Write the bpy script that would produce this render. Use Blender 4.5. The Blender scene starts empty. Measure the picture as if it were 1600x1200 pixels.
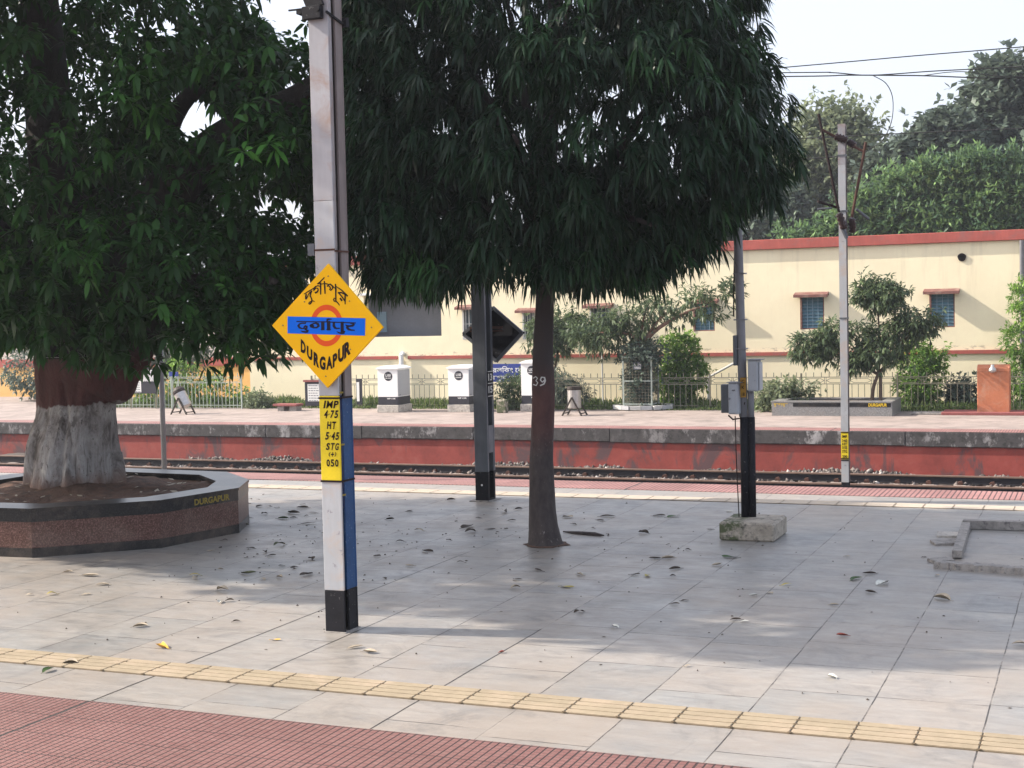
import bpy, math, random
import numpy as np
from mathutils import Vector, Matrix

# ---------------------------------------------------------------- camera, sky, sun, exposure
scene = bpy.context.scene
COL = scene.collection
H = 2.12; FPX = 2243.998; PITCH = 0.048653; ROLL = -0.0221817; YAW = -0.391112
_c, _s = math.cos(YAW), math.sin(YAW); _cp, _sp = math.cos(PITCH), math.sin(PITCH)
FWD = Vector((_s*_cp, _c*_cp, -_sp)); _R0 = Vector((_c, -_s, 0)); _U0 = _R0.cross(FWD)
RGT = _R0*math.cos(ROLL) + _U0*math.sin(ROLL); UPV = -_R0*math.sin(ROLL) + _U0*math.cos(ROLL)
cam = bpy.data.cameras.new("camera"); camo = bpy.data.objects.new("camera", cam); COL.objects.link(camo)
M = Matrix((RGT, UPV, -FWD)).transposed().to_4x4(); M.translation = (0, 0, H)
camo.matrix_world = M; cam.sensor_width = 36; cam.lens = 36*FPX/1600; cam.clip_start = .05; cam.clip_end = 3000
scene.camera = camo

SUN_EL = math.radians(33.5); SUN_AZ = math.radians(10.5)     # light travels towards +X, slightly +Y
world = bpy.data.worlds.new("World"); scene.world = world; world.use_nodes = True
wn = world.node_tree.nodes; wl = world.node_tree.links
bg = wn["Background"]; sky = wn.new("ShaderNodeTexSky"); sky.sky_type = 'NISHITA'; sky.sun_disc = False
sky.sun_elevation = SUN_EL; sky.sun_rotation = math.radians(270)-SUN_AZ
sky.air_density = 1.0; sky.dust_density = 6.0; sky.ozone_density = 1.5; sky.altitude = 60
hz = wn.new("ShaderNodeMix"); hz.data_type = 'RGBA'; hz.inputs[0].default_value = .62; hz.inputs[7].default_value = (3.3, 3.45, 3.95, 1)   # bright milky haze over the clear sky
wl.new(sky.outputs[0], hz.inputs[6]); wl.new(hz.outputs[2], bg.inputs[0]); bg.inputs[1].default_value = 0.15
sd = bpy.data.lights.new("sun", 'SUN'); sd.energy = 4.0; sd.angle = math.radians(.7); sd.color = (1, .91, .80)
so = bpy.data.objects.new("sun", sd); COL.objects.link(so)
SUNV = Vector((math.cos(SUN_AZ)*math.cos(SUN_EL), math.sin(SUN_AZ)*math.cos(SUN_EL), -math.sin(SUN_EL)))
so.rotation_euler = SUNV.to_track_quat('-Z', 'Y').to_euler(); so.location = (-20, -5, 20)
vs = scene.view_settings; vs.view_transform = 'Standard'; vs.look = 'None'; vs.gamma = 1; vs.exposure = 1.24
scene.cycles.max_bounces = 6; scene.cycles.diffuse_bounces = 3; scene.cycles.transparent_max_bounces = 8

def ray(x, y): return FWD*FPX + RGT*(x-800) - UPV*(y-600)
def at(x, y, Y):
    d = ray(x, y); return Vector((0, 0, H)) + d*(Y/d.y)
def gz(x, y, z=0.0):
    d = ray(x, y); return Vector((0, 0, H)) + d*((z-H)/d.z)

# ---------------------------------------------------------------- helpers
def tag(o, label=None, cat=None, group=None, kind=None):
    if label: o["label"] = label
    if cat: o["category"] = cat
    if group: o["group"] = group
    if kind: o["kind"] = kind
    return o
def thing(name, label, cat, loc=(0, 0, 0), group=None):
    o = bpy.data.objects.new(name, None); COL.objects.link(o); o.location = loc; o.empty_display_size = .2
    return tag(o, label, cat, group)
def wloc(o):
    v = Vector((0, 0, 0))
    while o is not None: v = v + o.location; o = o.parent
    return v
def link(name, me, mats, parent=None, origin=(0, 0, 0), smooth=False):
    o = bpy.data.objects.new(name, me); COL.objects.link(o)
    for m in (mats if isinstance(mats, (list, tuple)) else [mats]): me.materials.append(m)
    off = Vector(origin)
    if parent is not None: o.parent = parent; off = wloc(parent)
    else: o.location = origin
    if off.length > 0: me.transform(Matrix.Translation(-off))
    if smooth: me.polygons.foreach_set("use_smooth", [True]*len(me.polygons))
    return o
class MB:
    """collects boxes, tubes and polygons in world coordinates into ONE mesh"""
    def __init__(s): s.v = []; s.f = []; s.m = []
    def add(s, vs, fs, mi=0):
        b = len(s.v); s.v += [tuple(v) for v in vs]
        for f in fs: s.f.append([b+i for i in f]); s.m.append(mi)
        return s
    def box(s, x0, x1, y0, y1, z0, z1, mi=0, ch=0.0, mat=None):
        if ch > 0:
            vs = []
            for (z, i) in ((z0, ch), (z0+ch, 0), (z1-ch, 0), (z1, ch)):
                ring = []
                for cx, cy, sx, sy in ((x0, y0, 1, 1), (x1, y0, -1, 1), (x1, y1, -1, -1), (x0, y1, 1, -1)):
                    a = (cx+sx*(i+ch), cy+sy*i); b = (cx+sx*i, cy+sy*(i+ch))
                    ring += ([b, a] if (sx*sy > 0) else [a, b])
                vs += [(p[0], p[1], z) for p in ring]
            fs = [list(range(7, -1, -1)), list(range(24, 32))]
            for r in range(3):
                for k in range(8): fs.append([r*8+k, r*8+(k+1) % 8, (r+1)*8+(k+1) % 8, (r+1)*8+k])
        else:
            vs = [(x0, y0, z0), (x1, y0, z0), (x1, y1, z0), (x0, y1, z0), (x0, y0, z1), (x1, y0, z1), (x1, y1, z1), (x0, y1, z1)]
            fs = [(3, 2, 1, 0), (4, 5, 6, 7), (0, 1, 5, 4), (1, 2, 6, 5), (2, 3, 7, 6), (3, 0, 4, 7)]
        if mat is not None: vs = [mat @ Vector(v) for v in vs]
        return s.add(vs, fs, mi)
    def prism(s, pts, z0, z1, mi=0, inner=None):
        n = len(pts); vs = [(p[0], p[1], z0) for p in pts]+[(p[0], p[1], z1) for p in pts]
        fs = [list(range(n-1, -1, -1)), list(range(n, 2*n))]+[[i, (i+1) % n, n+(i+1) % n, n+i] for i in range(n)]
        return s.add(vs, fs, mi)
    def tube(s, pts, rad, n=8, mi=0, cap=True, rf=None):
        pts = [Vector(p) for p in pts]; rad = rad if isinstance(rad, (list, tuple)) else [rad]*len(pts)
        vs = []; up = None
        for i, p in enumerate(pts):
            d = (pts[min(i+1, len(pts)-1)]-pts[max(i-1, 0)]).normalized()
            if up is None:
                up = Vector((0, 1, 0)) if abs(d.y) < .8 else Vector((1, 0, 0))
            a = d.cross(up).normalized(); b = a.cross(d).normalized(); up = b
            for k in range(n):
                t = 2*math.pi*k/n; r = rad[i]*(rf(t, i) if rf else 1)
                vs.append(p+a*(r*math.cos(t))+b*(r*math.sin(t)))
        fs = []
        for i in range(len(pts)-1):
            for k in range(n): fs.append([i*n+k, i*n+(k+1) % n, (i+1)*n+(k+1) % n, (i+1)*n+k])
        if cap: fs += [list(range(n-1, -1, -1)), list(range((len(pts)-1)*n, len(pts)*n))]
        return s.add(vs, fs, mi)
    def bar(s, a, b, w, d=None, mi=0):
        """square bar from a to b"""
        a, b = Vector(a), Vector(b); d = d or w; t = (b-a).normalized()
        u = t.cross(Vector((0, 1, 0))) if abs(t.y) < .9 else t.cross(Vector((1, 0, 0))); u.normalize(); v = t.cross(u)
        vs = [q+u*(w/2*i)+v*(d/2*j) for q in (a, b) for i, j in ((-1, -1), (1, -1), (1, 1), (-1, 1))]
        return s.add(vs, [(3, 2, 1, 0), (4, 5, 6, 7), (0, 1, 5, 4), (1, 2, 6, 5), (2, 3, 7, 6), (3, 0, 4, 7)], mi)
    def lathe(s, c, prof, n=24, mi=0):
        vs = []
        for r, z in prof:
            for k in range(n): t = 2*math.pi*k/n; vs.append((c[0]+r*math.cos(t), c[1]+r*math.sin(t), c[2]+z))
        fs = []
        for i in range(len(prof)-1):
            for k in range(n): fs.append([i*n+k, i*n+(k+1) % n, (i+1)*n+(k+1) % n, (i+1)*n+k])
        fs += [list(range(n-1, -1, -1)), list(range((len(prof)-1)*n, len(prof)*n))]
        return s.add(vs, fs, mi)
    def stroke(s, pts, w, off, P, mi=0):
        """painted stroke: pts in 2D, P maps (x, y, off) to 3D; w may be a list"""
        n = len(pts); w = w if isinstance(w, (list, tuple)) else [w]*n
        L = []; Rr = []
        for i in range(n):
            a = pts[max(i-1, 0)]; b = pts[min(i+1, n-1)]; dx, dy = b[0]-a[0], b[1]-a[1]; l = math.hypot(dx, dy) or 1
            nx, ny = -dy/l*w[i]/2, dx/l*w[i]/2; ex = (-dx/l*w[i]*.3 if i == 0 else dx/l*w[i]*.3 if i == n-1 else 0); ey = (-dy/l*w[i]*.3 if i == 0 else dy/l*w[i]*.3 if i == n-1 else 0)
            L.append(P(pts[i][0]+nx+ex, pts[i][1]+ny+ey, off)); Rr.append(P(pts[i][0]-nx+ex, pts[i][1]-ny+ey, off))
        return s.add(L+Rr, [[i, i+1, n+i+1, n+i] for i in range(n-1)], mi)
    def build(s, name, mats, parent=None, origin=(0, 0, 0), smooth=False):
        me = bpy.data.meshes.new(name); me.from_pydata(s.v, [], s.f); me.update()
        if any(s.m): me.polygons.foreach_set("material_index", s.m)
        return link(name, me, mats, parent, origin, smooth)

_tc = {}
def text_geo(txt, bold=0.0, shear=0.0):
    key = (txt, bold, shear)
    if key not in _tc:
        c = bpy.data.curves.new("lettering", 'FONT'); c.body = txt; c.offset = bold; c.shear = shear; c.resolution_u = 3
        o = bpy.data.objects.new("lettering", c); COL.objects.link(o)
        dg = bpy.context.evaluated_depsgraph_get(); dg.update()
        me = bpy.data.meshes.new_from_object(o.evaluated_get(dg))
        vs = [tuple(v.co) for v in me.vertices]; fs = [list(p.vertices) for p in me.polygons]
        bpy.data.objects.remove(o); bpy.data.curves.remove(c); bpy.data.meshes.remove(me)
        if vs:
            xs = [v[0] for v in vs]; ys = [v[1] for v in vs]; x0, x1, y0, y1 = min(xs), max(xs), min(ys), max(ys)
            vs = [((v[0]-x0)/(x1-x0 or 1), (v[1]-y0)/(y1-y0 or 1)) for v in vs]
        _tc[key] = (vs, fs)
    return _tc[key]
def add_text(mb, txt, P, bold=0.02, shear=0.0, mi=0):
    """P maps unit box (u, v) to 3D"""
    vs, fs = text_geo(txt, bold, shear); mb.add([P(u, v) for u, v in vs], fs, mi)

# ---------------------------------------------------------------- materials
class NT:
    def __init__(s, name):
        s.m = bpy.data.materials.new(name); s.m.use_nodes = True; s.t = s.m.node_tree; s.n = s.t.nodes
        s.b = s.n["Principled BSDF"]; s.co = s.n.new("ShaderNodeNewGeometry").outputs["Position"]
    def L(s, a, b): s.t.links.new(a, b)
    def val(s, x, i):
        if hasattr(x, "type") and hasattr(x, "is_output"): s.L(x, i)
        elif isinstance(x, tuple) and len(x) == 3 and i.type == 'RGBA': i.default_value = (*x, 1)
        else: i.default_value = x
    def math(s, op, a, b=0.0, clamp=False, c=None):
        n = s.n.new("ShaderNodeMath"); n.operation = op; n.use_clamp = clamp; s.val(a, n.inputs[0]); s.val(b, n.inputs[1])
        if c is not None: s.val(c, n.inputs[2])
        return n.outputs[0]
    def noise(s, scale, detail=4, rough=.6, vec=None, stretch=None, dist=0):
        v = vec or s.co
        if stretch: v = s.vmul(v, stretch)
        n = s.n.new("ShaderNodeTexNoise"); s.L(v, n.inputs["Vector"]); n.inputs["Scale"].default_value = scale
        n.inputs["Detail"].default_value = detail; n.inputs["Roughness"].default_value = rough; n.inputs["Distortion"].default_value = dist
        return n.outputs[0]
    def vmul(s, v, k):
        n = s.n.new("ShaderNodeVectorMath"); n.operation = 'MULTIPLY'; s.L(v, n.inputs[0]); n.inputs[1].default_value = k; return n.outputs[0]
    def sep(s, v=None):
        n = s.n.new("ShaderNodeSeparateXYZ"); s.L(v or s.co, n.inputs[0]); return n.outputs
    def comb(s, x, y, z=0.0):
        n = s.n.new("ShaderNodeCombineXYZ"); s.val(x, n.inputs[0]); s.val(y, n.inputs[1]); s.val(z, n.inputs[2]); return n.outputs[0]
    def ramp(s, f, stops):
        n = s.n.new("ShaderNodeValToRGB"); s.L(f, n.inputs[0]); e = n.color_ramp.elements
        while len(e) < len(stops): e.new(.5)
        for k, (p, c) in enumerate(stops): e[k].position = p; e[k].color = (*c, 1) if isinstance(c, tuple) else (c, c, c, 1)
        return n.outputs[0]
    def mix(s, f, a, b, mode='MIX'):
        n = s.n.new("ShaderNodeMix"); n.data_type = 'RGBA'; n.blend_type = mode; s.val(f, n.inputs[0]); s.val(a, n.inputs[6]); s.val(b, n.inputs[7]); return n.outputs[2]
    def bump(s, h, dist=.01, strength=.6, prev=None):
        n = s.n.new("ShaderNodeBump"); s.L(h, n.inputs["Height"]); n.inputs["Distance"].default_value = dist; n.inputs["Strength"].default_value = strength
        if prev is not None: s.L(prev, n.inputs["Normal"])
        return n.outputs[0]
    def out(s, col, rough=.7, normal=None, metal=0, spec=.5):
        s.val(col, s.b.inputs["Base Color"]); s.val(rough, s.b.inputs["Roughness"]); s.b.inputs["Metallic"].default_value = metal
        s.b.inputs["Specular IOR Level"].default_value = spec
        if normal is not None: s.L(normal, s.b.inputs["Normal"])
        return s.m

def paint(name, c, rough=.5, var=.25, scale=6, chips=None, chip_c=(.2, .1, .06), metal=0, dirt=None, streak=False, bump=.002, spec=.16):
    t = NT(name); n1 = t.noise(scale, 5); n2 = t.noise(scale*7, 3, stretch=(1, 1, .12) if streak else None)
    f = t.math('ADD', t.math('MULTIPLY', n1, .6), t.math('MULTIPLY', n2, .4))
    col = t.ramp(f, [(.3, tuple(x*(1-var) for x in c)), (.7, tuple(min(1, x*(1+var*.5)) for x in c))])
    if dirt: col = t.mix(t.ramp(t.noise(scale*.8, 6, .7, dist=.6), [(.5, 0.0), (.68, .75)]), col, dirt)
    if chips: col = t.mix(t.ramp(t.noise(chips, 6, .75), [(.62, 0.0), (.66, 1.0)]), col, chip_c)
    return t.out(col, rough, t.bump(f, bump, .5), metal, spec)
MAT = {}
def m_paving():
    t = NT("kota_stone_paving"); x, y, z = t.sep()
    wob = t.noise(3, 2)
    v = t.comb(t.math('ADD', y, t.math('MULTIPLY', wob, .012)), t.math('ADD', t.math('ADD', x, .55), t.math('MULTIPLY', t.noise(2.1, 2), .012)))
    n = t.n.new("ShaderNodeTexBrick"); t.L(v, n.inputs["Vector"]); n.inputs["Scale"].default_value = 1
    n.inputs["Brick Width"].default_value = .605; n.inputs["Row Height"].default_value = .5885; n.inputs["Mortar Size"].default_value = .0045
    n.inputs["Mortar Smooth"].default_value = .3; n.inputs["Bias"].default_value = 0.0
    n.offset = .34; n.offset_frequency = 3; n.squash = 1.35; n.squash_frequency = 4
    n.inputs["Color1"].default_value = (.0, .0, .0, 1); n.inputs["Color2"].default_value = (1, 1, 1, 1); n.inputs["Mortar"].default_value = (.5, .5, .5, 1)
    slab = t.ramp(n.outputs["Color"], [(0.0, (.19, .195, .195)), (.3, (.25, .25, .24)), (.55, (.315, .285, .255)), (.8, (.215, .225, .23)), (1.0, (.285, .265, .24))])
    veins = t.noise(4, 8, .65, stretch=(1, 3.2, 1), dist=.8)
    col = t.mix(.42, slab, t.ramp(veins, [(.34, (.17, .167, .163)), (.5, (.265, .258, .25)), (.66, (.39, .375, .355))]), 'MIX')
    col = t.mix(t.ramp(t.noise(.55, 5, .7), [(.36, 0.0), (.6, .62)]), col, (.30, .25, .205))
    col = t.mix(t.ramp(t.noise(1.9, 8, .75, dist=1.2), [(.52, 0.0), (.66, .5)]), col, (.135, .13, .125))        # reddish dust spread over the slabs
    col = t.mix(t.ramp(t.noise(9, 7, .75), [(.60, 0.0), (.74, .45)]), col, (.17, .16, .15))          # small stains
    col = t.mix(t.ramp(t.noise(31, 4, .7, stretch=(1, 2, 1)), [(.66, 0.0), (.72, .5)]), col, (.5, .48, .45)) # chalky scrapes
    col = t.mix(1.0, col, (.93, .93, .925), 'MULTIPLY')
    breaks = t.ramp(t.noise(2.6, 5, .7), [(.40, .12), (.56, 1.0)])
    mort = t.math('MULTIPLY', n.outputs["Fac"], breaks)
    col = t.mix(t.ramp(t.noise(75, 3, .6), [(.70, 0.0), (.74, .7)]), col, (.05, .045, .04))
    col = t.mix(mort, col, (.04, .035, .03))
    h = t.math('SUBTRACT', t.math('MULTIPLY', veins, .5), t.math('MULTIPLY', mort, 2.0))
    for xc, w, y0, y1 in ((-5.258, .009, 6.4, 11.4), (-4.6695, .007, 7.3, 9.4), (-3.4925, .006, 6.4, 8.9)):
        d = t.math('ABSOLUTE', t.math('SUBTRACT', t.math('ADD', x, t.math('MULTIPLY', t.noise(2.1, 2), .012)), xc))
        k = t.math('MULTIPLY', t.ramp(d, [(w*.6, 1.0), (w, 0.0)]), t.math('MULTIPLY', t.math('LESS_THAN', y, y1), t.math('GREATER_THAN', y, y0))); col = t.mix(k, col, (.018, .016, .014))
    bp = t.bump(h, .006, .7)
    bp = t.bump(t.noise(1.3, 3, .5), .05, .25, bp)
    r = t.ramp(t.noise(2.5, 5, .7), [(.3, .30), (.7, .58)])
    return t.out(col, r, bp, spec=.5)
def m_redtile(base=(.135, .045, .038), gx=.0418, wear=.55):
    t = NT("red_chequer_tile"); x, y, z = t.sep()
    def groove(c, p, w):
        f = t.math('FRACT', t.math('DIVIDE', c, p)); d = t.math('ABSOLUTE', t.math('SUBTRACT', f, .5)); return t.ramp(d, [(.5-w, 0.0), (.5-w*.45, 1.0)])
    gxx = groove(t.math('ADD', x, .003), gx, .15); gyy = groove(y, gx, .12)
    tj = t.math('MAXIMUM', groove(x, gx*7, .02), groove(y, gx*7, .018))
    big = t.noise(1.1, 5, .7); fine = t.noise(18, 5, .7)
    n = t.n.new("ShaderNodeTexWhiteNoise"); n.noise_dimensions = '2D'
    t.L(t.comb(t.math('FLOOR', t.math('DIVIDE', x, gx*7)), t.math('FLOOR', t.math('DIVIDE', y, gx*7))), n.inputs["Vector"])
    col = t.ramp(big, [(.3, tuple(c*.8 for c in base)), (.7, tuple(min(1, c*1.3+.04) for c in base))])
    col = t.mix(t.math('MULTIPLY', n.outputs["Value"], .35), col, (.18, .085, .075))
    col = t.mix(t.ramp(fine, [(.42, 0.0), (.7, wear)]), col, (.24, .14, .125))
    g = t.math('MAXIMUM', gxx, t.math('MULTIPLY', gyy, .5))
    g2 = t.math('MAXIMUM', g, tj)
    col = t.mix(t.math('MULTIPLY', g2, .88), col, (.022, .014, .014))
    crack = t.ramp(t.math('ABSOLUTE', t.math('SUBTRACT', t.math('ADD', x, t.math('MULTIPLY', t.noise(3, 4), .05)), -5.245)), [(.008, 1.0), (.016, 0.0)])
    col = t.mix(crack, col, (.02, .018, .018))
    return t.out(col, .72, t.bump(t.math('MULTIPLY', g2, -1.0), .006, .9))
MAT['paving'] = m_paving(); MAT['redtile'] = m_redtile(); MAT['redtile_far'] = m_redtile((.32, .145, .13), .055, .35)
def m_leaf(name, dark, mid, light, trans=.25, rough=.42, spec=.22):
    t = NT(name); a = t.n.new("ShaderNodeAttribute"); a.attribute_name = "tint"
    col = t.ramp(a.outputs["Fac"], [(0.0, dark), (.55, mid), (.93, light), (1.0, tuple(min(1, c*1.5) for c in light))])
    t.out(col, rough, spec=spec)
    tr = t.n.new("ShaderNodeBsdfTranslucent"); t.L(t.mix(.5, col, tuple(min(1, c*1.8) for c in light)), tr.inputs[0])
    mx = t.n.new("ShaderNodeMixShader"); mx.inputs[0].default_value = trans; t.L(t.b.outputs[0], mx.inputs[1]); t.L(tr.outputs[0], mx.inputs[2])
    t.L(mx.outputs[0], t.n["Material Output"].inputs[0]); return t.m
MAT['leaf_big'] = m_leaf("whorled_leaf", (.007, .025, .007), (.018, .062, .013), (.055, .165, .026), .25, .45)
MAT['leaf_long'] = m_leaf("drooping_leaf", (.004, .013, .006), (.010, .032, .013), (.028, .082, .024), .16, .42)
MAT['leaf_far'] = m_leaf("far_dark_hazed_leaf", (.045, .065, .055), (.075, .105, .082), (.13, .17, .125), .2, .5)  # this and the next two far colours are lightened to stand for haze
MAT['leaf_far_pale'] = m_leaf("far_pale_hazed_leaf", (.10, .13, .085), (.155, .19, .115), (.24, .28, .16), .3, .5)
MAT['leaf_far_feather'] = m_leaf("far_feather_hazed_leaf", (.036, .072, .046), (.066, .125, .066), (.17, .28, .10), .3, .5)
MAT['leaf_mango'] = m_leaf("small_tree_leaf", (.03, .052, .028), (.06, .092, .045), (.12, .165, .075), .25, .42)
MAT['leaf_bright'] = m_leaf("bright_shrub_leaf", (.035, .085, .020), (.085, .17, .032), (.20, .33, .06), .35, .5)
MAT['leaf_grass'] = m_leaf("grass_blade", (.028, .055, .015), (.055, .10, .03), (.12, .16, .05), .3, .6)
def m_bark_whitewash():
    t = NT("whitewashed_bark"); x, y, z = t.sep()
    v = t.noise(5, 8, .7, stretch=(1, 1, .35), dist=.5); p = t.noise(34, 5, .7, stretch=(1, 1, .5))
    lime = t.ramp(v, [(.36, (.11, .095, .085)), (.46, (.29, .265, .25)), (.56, (.42, .40, .38)), (.68, (.56, .54, .52))])
    lime = t.mix(t.ramp(t.noise(12, 3, .5, stretch=(1, 1, .28), dist=.8), [(.56, 0.0), (.66, .75)]), lime, (.09, .075, .065))
    lime = t.mix(t.ramp(p, [(.60, 0.0), (.66, .9)]), lime, (.05, .04, .035))
    lime = t.mix(t.ramp(t.math('ADD', z, t.math('MULTIPLY', v, .25)), [(.46/2, 1.0), (.68/2, 0.0)]) if False else t.math('SUBTRACT', 1.0, t.math('MULTIPLY', t.math('SUBTRACT', t.math('ADD', z, t.math('MULTIPLY', v, .3)), .55), 5.0, True), True), lime, (.2, .105, .07))
    mar = t.ramp(v, [(.3, (.055, .018, .016)), (.7, (.12, .035, .03))])
    edge = t.math('MULTIPLY', t.math('SUBTRACT', t.math('ADD', z, t.math('MULTIPLY', t.math('SUBTRACT', t.noise(9, 5, stretch=(1, 1, .2)), .5), .16)), t.math('ADD', 1.26, t.math('MULTIPLY', t.math('ADD', x, 10.0), .06))), 60.0, True)
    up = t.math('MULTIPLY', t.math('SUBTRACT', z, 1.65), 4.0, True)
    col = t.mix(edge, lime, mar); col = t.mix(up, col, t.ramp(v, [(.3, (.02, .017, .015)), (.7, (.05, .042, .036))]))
    h = t.math('ADD', v, t.math('MULTIPLY', p, .3))
    return t.out(col, .85, t.bump(h, .09, 1.0))
MAT['bark_big'] = m_bark_whitewash()
def m_bark_slim():
    t = NT("rough_dark_bark"); x, y, z = t.sep()
    v = t.noise(14, 7, .7, stretch=(1, 1, .5)); p = t.noise(55, 4, .7, stretch=(1, 1, .6))
    low = t.ramp(v, [(.3, (.022, .016, .016)), (.7, (.06, .047, .044))]); mar = t.ramp(v, [(.3, (.05, .02, .018)), (.7, (.085, .035, .03))])
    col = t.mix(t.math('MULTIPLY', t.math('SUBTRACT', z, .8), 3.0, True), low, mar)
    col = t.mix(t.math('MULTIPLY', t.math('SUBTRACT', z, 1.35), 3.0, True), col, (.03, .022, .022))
    fl = t.math('MULTIPLY', t.ramp(p, [(.63, 0.0), (.69, .8)]), t.ramp(t.noise(3, 2), [(.45, 0.0), (.6, 1.0)]))
    col = t.mix(t.math('MULTIPLY', fl, t.math('SUBTRACT', 1.0, t.math('MULTIPLY', t.math('SUBTRACT', z, .9), 2.0, True))), col, (.4, .37, .34))
    return t.out(col, .85, t.bump(v, .015, .8))
MAT['bark_slim'] = m_bark_slim()
MAT['bark'] = paint("grey_brown_bark", (.12, .09, .07), .9, .5, 12, bump=.02, streak=True)
MAT['bark_red'] = paint("reddish_branch_bark", (.2, .12, .09), .85, .4, 12, bump=.01)
def m_granite(name, c, s, spk, rough):
    t = NT(name); v = t.n.new("ShaderNodeTexVoronoi"); t.L(t.co, v.inputs[0]); v.inputs["Scale"].default_value = 160
    n = t.noise(70, 4, .8)
    col = t.ramp(n, [(.36, tuple(x*.55 for x in c)), (.5, c), (.66, s)])
    col = t.mix(t.ramp(v.outputs["Distance"], [(.1, spk), (.2, 0.0)]), col, s)
    col = t.mix(t.ramp(t.noise(2.2, 5, .7), [(.45, 0.0), (.75, .35)]), col, (.3, .23, .18))
    return t.out(col, rough, spec=.22)
MAT['granite_red'] = m_granite("red_granite", (.085, .040, .032), (.22, .13, .11), .3, .34)
MAT['granite_black'] = m_granite("black_granite", (.012, .0125, .014), (.035, .035, .038), .2, .3)
MAT['granite_top'] = m_granite("dusty_dark_granite_coping", (.012, .012, .013), (.035, .035, .035), .12, .3)
MAT['granite_grey'] = m_granite("grey_granite", (.2, .2, .2), (.34, .34, .34), .4, .35)
def m_soil():
    t = NT("red_soil"); n = t.noise(9, 7, .7)
    return t.out(t.ramp(n, [(.3, (.05, .03, .02)), (.6, (.13, .065, .04)), (.8, (.2, .13, .09))]), .95, t.bump(n, .05, .9))
MAT['soil'] = m_soil()
MAT['steel_white'] = paint("aged_white_enamel_on_steel", (.40, .41, .43), .5, .12, 5, chips=14, chip_c=(.26, .25, .27), dirt=(.45, .36, .3), streak=True)
MAT['steel_alu'] = paint("dull_aluminium_paint", (.35, .345, .365), .42, .18, 4, dirt=(.28, .19, .15), metal=.25, streak=True)
MAT['steel_brown'] = paint("weathered_grey_brown_paint", (.22, .19, .185), .55, .3, 4, streak=True)
MAT['blue'] = paint("blue_enamel_on_steel", (.02, .065, .17), .45, .3, 6, chips=40, chip_c=(.2, .25, .33))
MAT['navy'] = paint("navy_enamel", (.012, .02, .07), .35, .3, 9)
MAT['black'] = paint("black_band_paint", (.012, .012, .016), .65, .4, 8, chips=26, chip_c=(.12, .12, .12))
MAT['yellow'] = paint("yellow_marking_paint", (.74, .56, .025), .5, .12, 9, chips=22, chip_c=(.5, .36, .05))
MAT['letter'] = paint("black_lettering_paint", (.014, .005, .005), .6, .2, 20)
MAT['sign_yellow'] = paint("sign_yellow_enamel", (.86, .46, .003), .5, .05, 3, bump=.0002, spec=.12)
MAT['sign_blue'] = paint("sign_blue_enamel", (.001, .13, .70), .5, .05, 3, bump=.0002, spec=.1)
MAT['sign_red'] = paint("sign_orange_red_enamel", (.70, .085, .012), .5, .05, 3, bump=.0002)
MAT['sign_ink'] = paint("sign_dark_blue_lettering", (.006, .006, .02), .6, .1, 30, bump=.0002)
MAT['rivet'] = paint("rivet_steel", (.3, .2, .08), .4, .3, 30)
MAT['dark_steel'] = paint("dark_grey_post_paint", (.115, .125, .14), .5, .25, 5, streak=True)
MAT['dark_edge'] = paint("dusty_grey_post_edge", (.16, .16, .175), .55, .25, 8, streak=True)
MAT['rust'] = paint("rusty_steel", (.085, .042, .032), .8, .5, 12, bump=.004)
MAT['brown_glaze'] = paint("brown_glazed_porcelain", (.045, .026, .026), .25, .2, 9)
MAT['grey_pipe'] = paint("dull_grey_pipe_paint", (.20, .205, .225), .5, .2, 7, streak=True)
MAT['grey_box'] = paint("light_grey_box_paint", (.36, .38, .41), .45, .12, 6, chips=30, chip_c=(.2, .2, .22), streak=True)
MAT['ochre'] = paint("faded_ochre_plate", (.36, .2, .035), .6, .25, 12)
def m_conc(name, c, moss=None, white=None, stain=(.06, .055, .05), sc=6, mossx=None):
    t = NT(name); n = t.noise(sc, 8, .7, dist=.4)
    col = t.ramp(n, [(.3, tuple(x*.6 for x in c)), (.5, c), (.72, tuple(min(1, x*1.3) for x in c))])
    col = t.mix(t.ramp(t.noise(sc*1.7, 7, .75), [(.52, 0.0), (.64, .9)]), col, stain)
    if white: col = t.mix(t.math('MULTIPLY', t.ramp(t.noise(sc*.62, 6, .75, stretch=(1, 1, .6)), [(.52, 0.0), (.62, .7)]), t.ramp(t.noise(.8, 3), [(.40, .15), (.6, 1.0)])), col, white)
    if moss:
        mk = t.ramp(t.noise(sc*1.2, 5, .65), [(.42, 0.0), (.52, .9)])
        if mossx: mk = t.math('MULTIPLY', mk, t.math('MULTIPLY', t.math('SUBTRACT', mossx, t.sep()[0]), 14.0, True))
        col = t.mix(mk, col, moss)
    return t.out(col, .9, t.bump(n, .02, .8))
MAT['plinth'] = m_conc("mossy_flaking_plaster", (.34, .30, .245), moss=(.05, .07, .022), sc=8, mossx=-3.03)
MAT['coping'] = m_conc("grimy_limewashed_concrete", (.065, .06, .06), white=(.50, .48, .48), stain=(.03, .028, .028), sc=5)
MAT['mortar'] = m_conc("broken_cement_kerb", (.26, .24, .22), stain=(.1, .09, .09), sc=12)
MAT['concrete'] = m_conc("pale_concrete", (.42, .39, .35), stain=(.2, .18, .16), sc=9)
MAT['sleeper'] = m_conc("dusty_concrete_sleeper", (.25, .21, .18), stain=(.1, .07, .05), sc=8)
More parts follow.
